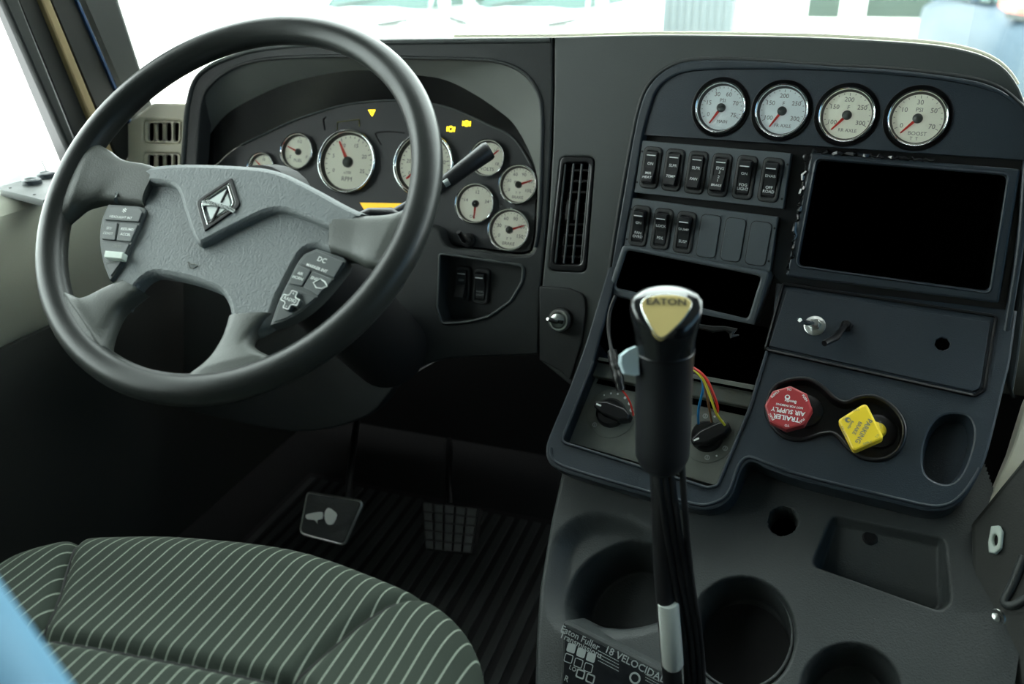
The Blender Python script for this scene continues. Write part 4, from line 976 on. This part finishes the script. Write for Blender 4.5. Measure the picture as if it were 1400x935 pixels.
MB().tube([SF.P(a, b, .0004) for a, b in ccw(shield)], .0010, 6, closed=True).build('cap_rim', M['chrome'], cap, smooth=60)
m = MB(); ea, eb = SF.px(911, 413, .002), SF.px(930, 413.5, .002)
m.text(SF, 'EATON', ea[0], ea[1], .0085, .0022, rot=math.atan2(eb[1] - ea[1], eb[0] - ea[0]), sx=1.15, bold=.02); m.build('lettering', M['matte'], cap, smooth=0)
# grey range switch on the left of the grip
rs = [tuple(at(x, y, .715)) for x, y in [(870, 473), (858, 478), (848, 486), (847, 497), (853, 511), (866, 513), (872, 512)]]
MB().loft([[np.array(p) + FW * .010 for p in rs], [np.array(p) - FW * .010 for p in rs]], cap0=True, cap1=True).build('range_switch', M['bluegrey'], gl, smooth=30, label='pale blue-grey range selector')
MB().loft([grip_ring(.69, .0247, .0242), grip_ring(.705, .0252, .0247), grip_ring(.71, .0247, .0242)]).build('joint_ring', M['black'], gl)
# shaft, metal sleeve and air hoses
Sp = [at(903, 630, .77), at(905, 700, .785), at(909, 800, .815), at(917, 900, .845), at(924, 985, .87), at(930, 1070, .90)]
MB().tube(spl([tuple(p) for p in Sp], n=4), .0098, 18).build('shaft', M['hose'], gl, smooth=60)
MB().tube([at(913.5, 820, .818), at(914, 822, .819), at(919.7, 906, .846), at(920, 908, .847)], [.0104, .0112, .0112, .0104], 20).build('metal_sleeve', mat('plated sleeve', (.62, .66, .62), .32, metal=.25), gl, smooth=60, label='bare steel sleeve on the shaft')
for k, (xa, xb, xc, xd, r_) in enumerate([(897, 906, 920, 936, .0033), (905, 914, 929, 945, .0033), (914, 923, 937, 953, .0033), (932, 936, 944, 958, .0030)]):
    MB().tube(spl([tuple(at(xa, 628, .758)), tuple(at(xb, 690, .768)), tuple(at(xc, 780, .80)), tuple(at(xd, 880, .835)), tuple(at(xd + 4, 960, .86)), tuple(at(xd + 4, 1060, .89))], n=5), r_, 10).build('air_hose', M['hose'], gl, smooth=60)

# ================================================================== SEAT
ZS = .452
ss = thing('driver_seat', 'grey-green driver seat with pale pinstripe fabric', 'seat', (-.48, .30, 0))
Zf = Fr((0, 0, ZS), axes=((1, 0, 0), (0, 1, 0)))
NX, NY = 280, 300
xs = np.linspace(-.80, -.17, NX); ys = np.linspace(-.02, .66, NY); X, Y = np.meshgrid(xs, ys)
front_pts = [Zf.px(x, y) for x, y in spl([(-60, 800), (0, 759), (50, 740), (110, 729), (180, 727), (260, 730), (400, 746), (500, 776), (580, 809), (618, 838), (636, 870), (640, 900), (634, 960)], n=4)]
poly = [(-.80, .30), (-.80, 0)] + [(-.23, 0)] + front_pts[::-1]
ds = -sdf(poly, X, Y) + .014
Rr = .06
t = np.clip(1 - ds / Rr, 0, 1)
Z = ZS + .008 - .055 * (1 - np.sqrt(np.clip(1 - t ** 2, 0, 1))) - .25 * sstep(-ds, 0, .012)
seams = [[(108, 728), (97, 770), (80, 830), (57, 880)], [(40, 872), (57, 880), (120, 891), (200, 906), (280, 920), (380, 940), (420, 955)], [(572, 806), (520, 838), (470, 875), (400, 938), (360, 975)]]
def pdist(pts, X, Y):
    d = np.full(X.shape, 1e9)
    for (a, b) in zip(pts, pts[1:]):
        a, b = np.array(a), np.array(b); e = b - a; q = np.clip(((X - a[0]) * e[0] + (Y - a[1]) * e[1]) / (e @ e), 0, 1)
        d = np.minimum(d, np.hypot(X - a[0] - q * e[0], Y - a[1] - q * e[1]))
    return d
for s_ in seams:
    d = pdist([Zf.px(*p) for p in spl(s_, n=4)], X, Y); Z = Z - .007 * np.exp(-(d / .007) ** 2) - .003 * np.exp(-(d / .0022) ** 2)
# puffed panels
Z += .006 * np.sin((X + .8) / .6 * math.pi) ** 2
V = list(zip(X.ravel(), Y.ravel(), Z.ravel()))
keep = ds > -.012
F = [(j * NX + i, j * NX + i + 1, (j + 1) * NX + i + 1, (j + 1) * NX + i) for j in range(NY - 1) for i in range(NX - 1) if keep[j, i] or keep[j + 1, i + 1] or keep[j + 1, i] or keep[j, i + 1]]
used = sorted({i for f in F for i in f}); mp = {o: n for n, o in enumerate(used)}
ms = bpy.data.materials.new('pinstripe seat fabric'); ms.use_nodes = True; nt = ms.node_tree; bs = nt.nodes['Principled BSDF']
tc = nt.nodes.new('ShaderNodeTexCoord'); sx = nt.nodes.new('ShaderNodeSeparateXYZ'); nt.links.new(tc.outputs['Object'], sx.inputs[0])
def mth(op, a, b=None, c=None):
    n = nt.nodes.new('ShaderNodeMath'); n.operation = op
    for i, v in enumerate((a, b, c)):
        if v is None: continue
        if isinstance(v, (int, float)): n.inputs[i].default_value = v
        else: nt.links.new(v, n.inputs[i])
    return n.outputs[0]
PIT = .0128
fx = mth('FRACT', mth('DIVIDE', mth('ADD', sx.outputs[0], 5.0), PIT)); dd = mth('ABSOLUTE', mth('SUBTRACT', fx, .5))
ln = mth('LESS_THAN', dd, .05)
nz = nt.nodes.new('ShaderNodeTexNoise'); nz.inputs['Scale'].default_value = 900; nt.links.new(tc.outputs['Object'], nz.inputs['Vector'])
mx = nt.nodes.new('ShaderNodeMix'); mx.data_type = 'RGBA'; mx.inputs[6].default_value = (.028, .035, .028, 1); mx.inputs[7].default_value = (.30, .34, .28, 1)
nt.links.new(mth('MULTIPLY', ln, mth('ADD', mth('MULTIPLY', nz.outputs['Fac'], .5), .45)), mx.inputs[0]); nt.links.new(mx.outputs[2], bs.inputs['Base Color'])
bs.inputs['Roughness'].default_value = .95; bs.inputs['Specular IOR Level'].default_value = .15
bp = nt.nodes.new('ShaderNodeBump'); bp.inputs['Strength'].default_value = .5; bp.inputs['Distance'].default_value = .0008
nt.links.new(nz.outputs['Fac'], bp.inputs['Height']); nt.links.new(bp.outputs['Normal'], bs.inputs['Normal'])
cu = MB().add([V[i] for i in used], [tuple(mp[i] for i in f) for f in F]).build('cushion', ms, ss, smooth=80)
for s_ in seams:
    pts = []
    for x, y in spl(s_, n=6):
        a, b = Zf.px(x, y); i = int(round((a + .80) / .63 * (NX - 1))); j = int(round((b + .02) / .68 * (NY - 1)))
        if 0 <= i < NX and 0 <= j < NY and keep[j, i] and Z[j, i] > ZS - .08: pts.append((a, b, Z[j, i] + .0006))
    MB().tube(pts, .0013, 6).build('seam', M['matte'], cu, smooth=60)
slab('pedestal', (-.70, .06, 0), (-.30, .48, .27), M['matte'], ss)
slab('seat_pan', (-.77, .0, .25), (-.24, .50, .31), M['matte'], ss)
# padded armrest in a light blue cover, close to the lens
Pa = spl([tuple(at(*q)) for q in [(-330, 560, .325), (-200, 735, .318), (-95, 890, .312), (-20, 1000, .306), (80, 1147, .30), (190, 1300, .295)]], n=5)
arm = MB().tube(Pa, [.016] + [.028] + [.030] * (len(Pa) - 4) + [.027, .015], 20).build('armrest', M['bluecloth'], ss, smooth=80, label='padded armrest in a plain light blue cover')
q_ = np.array(Pa[-4]); MB().tube([q_, (q_[0] - .02, q_[1] - .03, .40), (q_[0] - .04, q_[1] - .03, .28)], .011, 12).build('bracket', M['matte'], arm, smooth=60)

# ================================================================== PEDALS
def pedal(quad, z, label, arm):
    t0 = at(*quad[3], z); t = thing('pedal', label, 'pedal', (t0[0], t0[1], t0[2]))
    c = at(sum(q[0] for q in quad) / 4, sum(q[1] for q in quad) / 4, z)
    f = Fr(c, 8, 38); return t, f
t, f = pedal([(420, 672), (496, 684), (470, 746), (410, 731)], 1.40, 'worn flat brake pedal with scuffed pale patches', 0)
pb = MB().plate(f, f.pl(rpoly([(420, 673), (496, 685), (470, 745), (409, 729)], [5, 7, 8, 10])), -.012, 0, bev=.003).build('pad', M['pedal'], t)
MB().tube([f.P(a, b, -.002) for a, b in f.pl(rpoly([(420, 673), (496, 685), (470, 745), (409, 729)], [5, 7, 8, 10]))], .0022, 6, closed=True).build('rim', M['steel'], t)
for pts in ([(418, 704), (428, 701), (441, 700), (441, 709), (434, 711), (434, 716), (430, 711), (420, 710)], [(444, 700), (449, 694), (456, 698), (461, 704), (456, 716), (448, 717), (444, 710)]):
    MB().plate(f, f.pl(spl(pts, True, 2), .0006), 0, .0008).build('scuff', M['scuff'], pb)
MB().tube([f.P(*f.px(473, 682), -.008), at(478, 650, 1.42), at(483, 612, 1.47), at(490, 560, 1.52)], .006, 10).build('arm', M['black'], t, smooth=60)
t, f = pedal([(575, 683), (657, 693), (647, 759), (582, 753)], 1.44, 'black rubber accelerator pedal with square tread blocks', 0)
qd = f.pl([(576, 684), (657, 694), (647, 759), (581, 752)])
MB().plate(f, rpoly(qd, .008), -.012, 0, bev=.002).build('pad', M['matte'], t)
q0, q1, q2, q3 = [np.array(q) for q in qd]
for i in range(5):
    for j in range(5):
        def bl(u, v): return tuple((q0 * (1 - u) + q1 * u) * (1 - v) + (q3 * (1 - u) + q2 * u) * v)
        g = .016; MB().plate(f, [bl(.03 + .19 * i + g, .03 + .19 * j + g), bl(.03 + .19 * (i + 1) - g, .03 + .19 * j + g), bl(.03 + .19 * (i + 1) - g, .03 + .19 * (j + 1) - g), bl(.03 + .19 * i + g, .03 + .19 * (j + 1) - g)], 0, .004, bev=.001).build('tread_block', M['pedal'], t)
MB().tube([f.P(*f.px(612, 688), -.008), at(613, 660, 1.48), at(614, 620, 1.56), at(614, 600, 2.02)], .006, 10).build('arm', M['black'], t, smooth=60)
# ribbed mat in the footwell
fm = thing('floor_mat', 'black ribbed rubber floor mat under the pedals', 'floor mat', (-.55, 1.0, 0))
slab('mat', (-.90, .62, 0), (-.28, 1.32, .008), M['matte'], fm)
for k in range(22):
    x = -.885 + k * .0275; slab('rib', (x, .64, .007), (x + .014, 1.30, .013), M['pedal'], fm)

# ================================================================== MIRROR SWITCH PANEL ON THE DOOR
MS = Fr((0, 0, .700), axes=((1, 0, 0), (0, 1, 0)))
mp_ = thing('mirror_switch_panel', 'small grey mirror control plate on the door sill', 'switch panel', MS.P(*MS.px(40, 262)))
MB().plate(MS, MS.pl(rpoly([(-6, 257), (61, 274), (84, 236), (40, 228)], 4), .004), -.006, .004, bev=.001).build('plate', M['dash_grey'], mp_)
for x, y in ((44, 251), (64, 242)):
    f = MS.at(*MS.px(x, y, .004), .004)
    MB().lathe(f, (0, 0), [(.014, 0), (.013, .006), (.009, .0075), (.006, .006)], 24, cap1=True).build('knob', M['plate'], mp_)
for x, y in ((14, 257), (47, 266)):
    f = MS.at(*MS.px(x, y, .004), .004); MB().lathe(f, (0, 0), [(.002, 0), (.002, .0006)], 10, cap1=True).build('screw', M['matte'], mp_)

# ================================================================== THE YARD OUTSIDE
GZ0 = -.65
def ell(c, ax, rad, n=24, k=14, e=.8):
    rings = []
    for i in range(k + 1):
        ph = -math.pi / 2 + math.pi * i / k; r_ = max(math.cos(ph), 1e-3) ** e; z_ = math.copysign(abs(math.sin(ph)) ** e, math.sin(ph))
        rings.append([c + rad[0] * r_ * math.cos(2 * math.pi * q / n) * ax[0] + rad[1] * r_ * math.sin(2 * math.pi * q / n) * ax[1] + rad[2] * z_ * ax[2] for q in range(n)])
    return rings
g = MB().add([(-40, 2.2, GZ0), (40, 2.2, GZ0), (40, 60, GZ0), (-40, 60, GZ0), (-40, 2.2, GZ0 - .1), (40, 2.2, GZ0 - .1), (40, 60, GZ0 - .1), (-40, 60, GZ0 - .1)], [(0, 1, 2, 3), (7, 6, 5, 4), (0, 4, 5, 1), (1, 5, 6, 2), (2, 6, 7, 3), (3, 7, 4, 0)]).build('floor', M['ground']); struct(g)
def car(cx, y0, label, paint, W=1.9, hood=1.02, ws_base=1.0, rot=0.0, roof=1.75):
    t = thing('car', label, 'car', (cx, y0 + 2.0, GZ0))
    c, q = math.cos(rot), math.sin(rot)
    def T(x, y, z): return (cx + c * x - q * y, y0 + q * x + c * y, GZ0 + z)
    secs = [(0.0, .30, hood - .24, .80), (.06, .26, hood - .12, .90), (.25, .25, hood - .05, .96), (.6, .25, hood, .99), (1.1, .25, hood + .05, 1.0), (2.6, .25, hood + .06, 1.0), (4.1, .28, hood + .02, .97), (4.3, .4, hood - .15, .9)]
    rings = []
    for y, z0, z1, k in secs:
        w = W / 2 * k; h = z1 - z0
        half = [(w * .92, z0), (w, z0 + .15 * h), (w, z0 + .62 * h), (w * .97, z0 + .86 * h), (w * .80, z0 + .97 * h), (w * .35, z1 + .02)]
        rings.append([T(x, y, z) for x, z in half] + [T(-x, y, z) for x, z in half[::-1]])
    MB().loft(rings, cap0=True, cap1=True, flip=True).build('body', paint, t, smooth=60)
    def gh(y, z, k):
        w = W / 2 * k; return [T(-w, y, z), T(w, y, z)]
    A_, B_, C_, D_ = (1.05, hood + .04, .86), (1.75, roof, .70), (3.3, roof, .70), (4.0, hood + .04, .84)
    pts = [gh(*p) for p in (A_, B_, C_, D_)]
    MB().add([pts[1][0], pts[1][1], pts[2][1], pts[2][0], T(-W * .35, 1.75, roof - .08), T(W * .35, 1.75, roof - .08), T(W * .35, 3.3, roof - .08), T(-W * .35, 3.3, roof - .08)], [(0, 1, 2, 3), (0, 4, 5, 1), (1, 5, 6, 2), (2, 6, 7, 3), (3, 7, 4, 0), (4, 7, 6, 5)]).build('roof', paint, t)
    # bowed windscreen
    n = 12; lo, hi = [], []
    for k in range(n + 1):
        s = -1 + 2 * k / n
        lo.append(T(W * .41 * s, 1.05 - .22 * (1 - s * s) , hood + .045 - .035 * (1 - s * s))); hi.append(T(W * .35 * s, 1.75 - .06 * (1 - s * s), roof))
    MB().loft([lo, hi], closed=False).build('windscreen', M['truck_glass'], t, smooth=60)
    for s in (-1, 1):
        MB().add([pts[0][0 if s < 0 else 1], pts[1][0 if s < 0 else 1], pts[2][0 if s < 0 else 1], pts[3][0 if s < 0 else 1]], [(0, 1, 2, 3)]).build('side_glass', M['truck_glass'], t)
        hp = [(.60, .90, .03), (.92, .94, .20), (.94, 1.0, .22), (.72, .97, .06), (.60, .95, .03)]
        L = [T(s * W / 2 * a * .98, y - .035, z + (hood - 1.02)) for a, z, y in hp]; L2 = [(p[0], p[1] + .12, p[2]) for p in L]
        MB().loft([L, L2], cap0=True, cap1=True).build('headlamp', M['lamp_glass'], t)
        for y in (.85, 3.5):
            f = Fr(T(s * (W / 2 - .10), y, .34), axes=((0, 1, 0), (0, 0, 1)))
            MB().lathe(f, (0, 0), [(.18, .11 * s), (.22, .125 * s), (.34, .10 * s), (.34, -.10 * s), (.2, -.11 * s)], 28, cap0=True, cap1=True).build('wheel', M['tyre'], t)
        MB().loft(ell(np.array(T(s * (W / 2 + .02), 1.15, hood + .12)), (np.array([1., 0, 0]), np.array([0, 1., 0]), np.array([0, 0, 1.])), (.07, .06, .08), 14, 8), cap0=True, cap1=True).build('mirror', paint, t, smooth=70)
    MB().plate(Fr(T(0, -.005, .58), axes=((1, 0, 0), (0, 0, 1))), rrect(0, 0, .9, .16, .05), -.02, .012).build('grille', M['truck_glass'], t)
    MB().tube([T(-.5, .92, hood + .06), T(-.1, .98, hood + .12), T(.25, 1.1, hood + .2)], .012, 6).build('wiper', M['tyre'], t)
    return t
p = at(508, 14, 10.6); car(p[0], p[1] - .9, 'white car facing the windscreen, outside beyond the steering wheel', M['truck'], W=1.74, hood=1.10 + (p[2] - GZ0 - 1.12))
p = at(722, 14, 10.6); car(p[0], p[1] - .9, 'white car outside parked beside another white car, facing the dash centre', M['truck'], W=1.74, hood=1.10 + (p[2] - GZ0 - 1.12))
# pale blue ribbed crate
p0 = at(905, 30, 13); cr = thing('ribbed_tank', 'pale blue ribbed tank standing outside between the cars and the building', 'tank', (p0[0] + .5, p0[1], GZ0))
MBc = mat('pale blue plastic', (.10, .125, .135), .6)
def wbox(m, a, b):
    x0, y0, z0 = a; x1, y1, z1 = b
    m.add([(x0, y0, z0), (x1, y0, z0), (x1, y1, z0), (x0, y1, z0), (x0, y0, z1), (x1, y0, z1), (x1, y1, z1), (x0, y1, z1)], [(3, 2, 1, 0), (4, 5, 6, 7), (0, 1, 5, 4), (1, 2, 6, 5), (2, 3, 7, 6), (3, 0, 4, 7)]); return m
wbox(MB(), (p0[0], p0[1], GZ0), (p0[0] + 1.05, p0[1] + 1.0, .95)).build('shell', MBc, cr, smooth=0)
for k in range(9): wbox(MB(), (p0[0] + .03 + k * .115, p0[1] - .03, GZ0), (p0[0] + .085 + k * .115, p0[1], .93)).build('rib', MBc, cr, smooth=0)
# building with dark glazing
pb0, pb1 = at(1040, 25, 16), at(1480, 25, 16); yb = 17.5
bl_ = thing('building', 'white building outside with dark green glazed openings', 'building', (6.2, yb + 1, GZ0))
wbox(MB(), (2.9, yb, GZ0), (16, yb + 3, 5)).build('wall', M['wallw'], bl_, smooth=0)
for xa, xb_ in ((1102, 1147), (1182, 1287), (1326, 1352)):
    a, b = onplane(xa, 24, (0, yb, 0), (0, 1, 0)), onplane(xb_, 24, (0, yb, 0), (0, 1, 0))
    w = wbox(MB(), (a[0], yb - .04, a[2]), (b[0], yb + .1, a[2] + 2.4)).build('window', M['dark_open'], bl_, smooth=0)
    wbox(MB(), (a[0] - .05, yb - .08, a[2] - .08), (b[0] + .05, yb + .02, a[2])).build('sill', M['wallw'], w, smooth=0)
for x in (1165, 1312):
    a = onplane(x, 30, (0, yb - .6, 0), (0, 1, 0)); wbox(MB(), (a[0] - .14, yb - .7, GZ0), (a[0] + .14, yb - .42, 4.5)).build('column', M['wallw'], bl_, smooth=0)
p = at(1478, 12, 9.2); bc = car(p[0], p[1] - .8, 'blue-grey car with a red bonnet outside beside the building', M['blue_paint'], W=1.8, hood=1.0 + (p[2] - GZ0 - 1.0), rot=.1)
hz = p[2] + .03
MB().loft([[(p[0] - .74, p[1] - .72, hz - .10), (p[0] + .74, p[1] - .58, hz - .10), (p[0] + .74, p[1] - .58, hz), (p[0] - .74, p[1] - .72, hz)], [(p[0] - .80, p[1] + .1, hz - .08), (p[0] + .72, p[1] + .25, hz - .08), (p[0] + .72, p[1] + .25, hz + .06), (p[0] - .80, p[1] + .1, hz + .06)]], cap0=True, cap1=True).build('bonnet', M['red_paint'], bc)
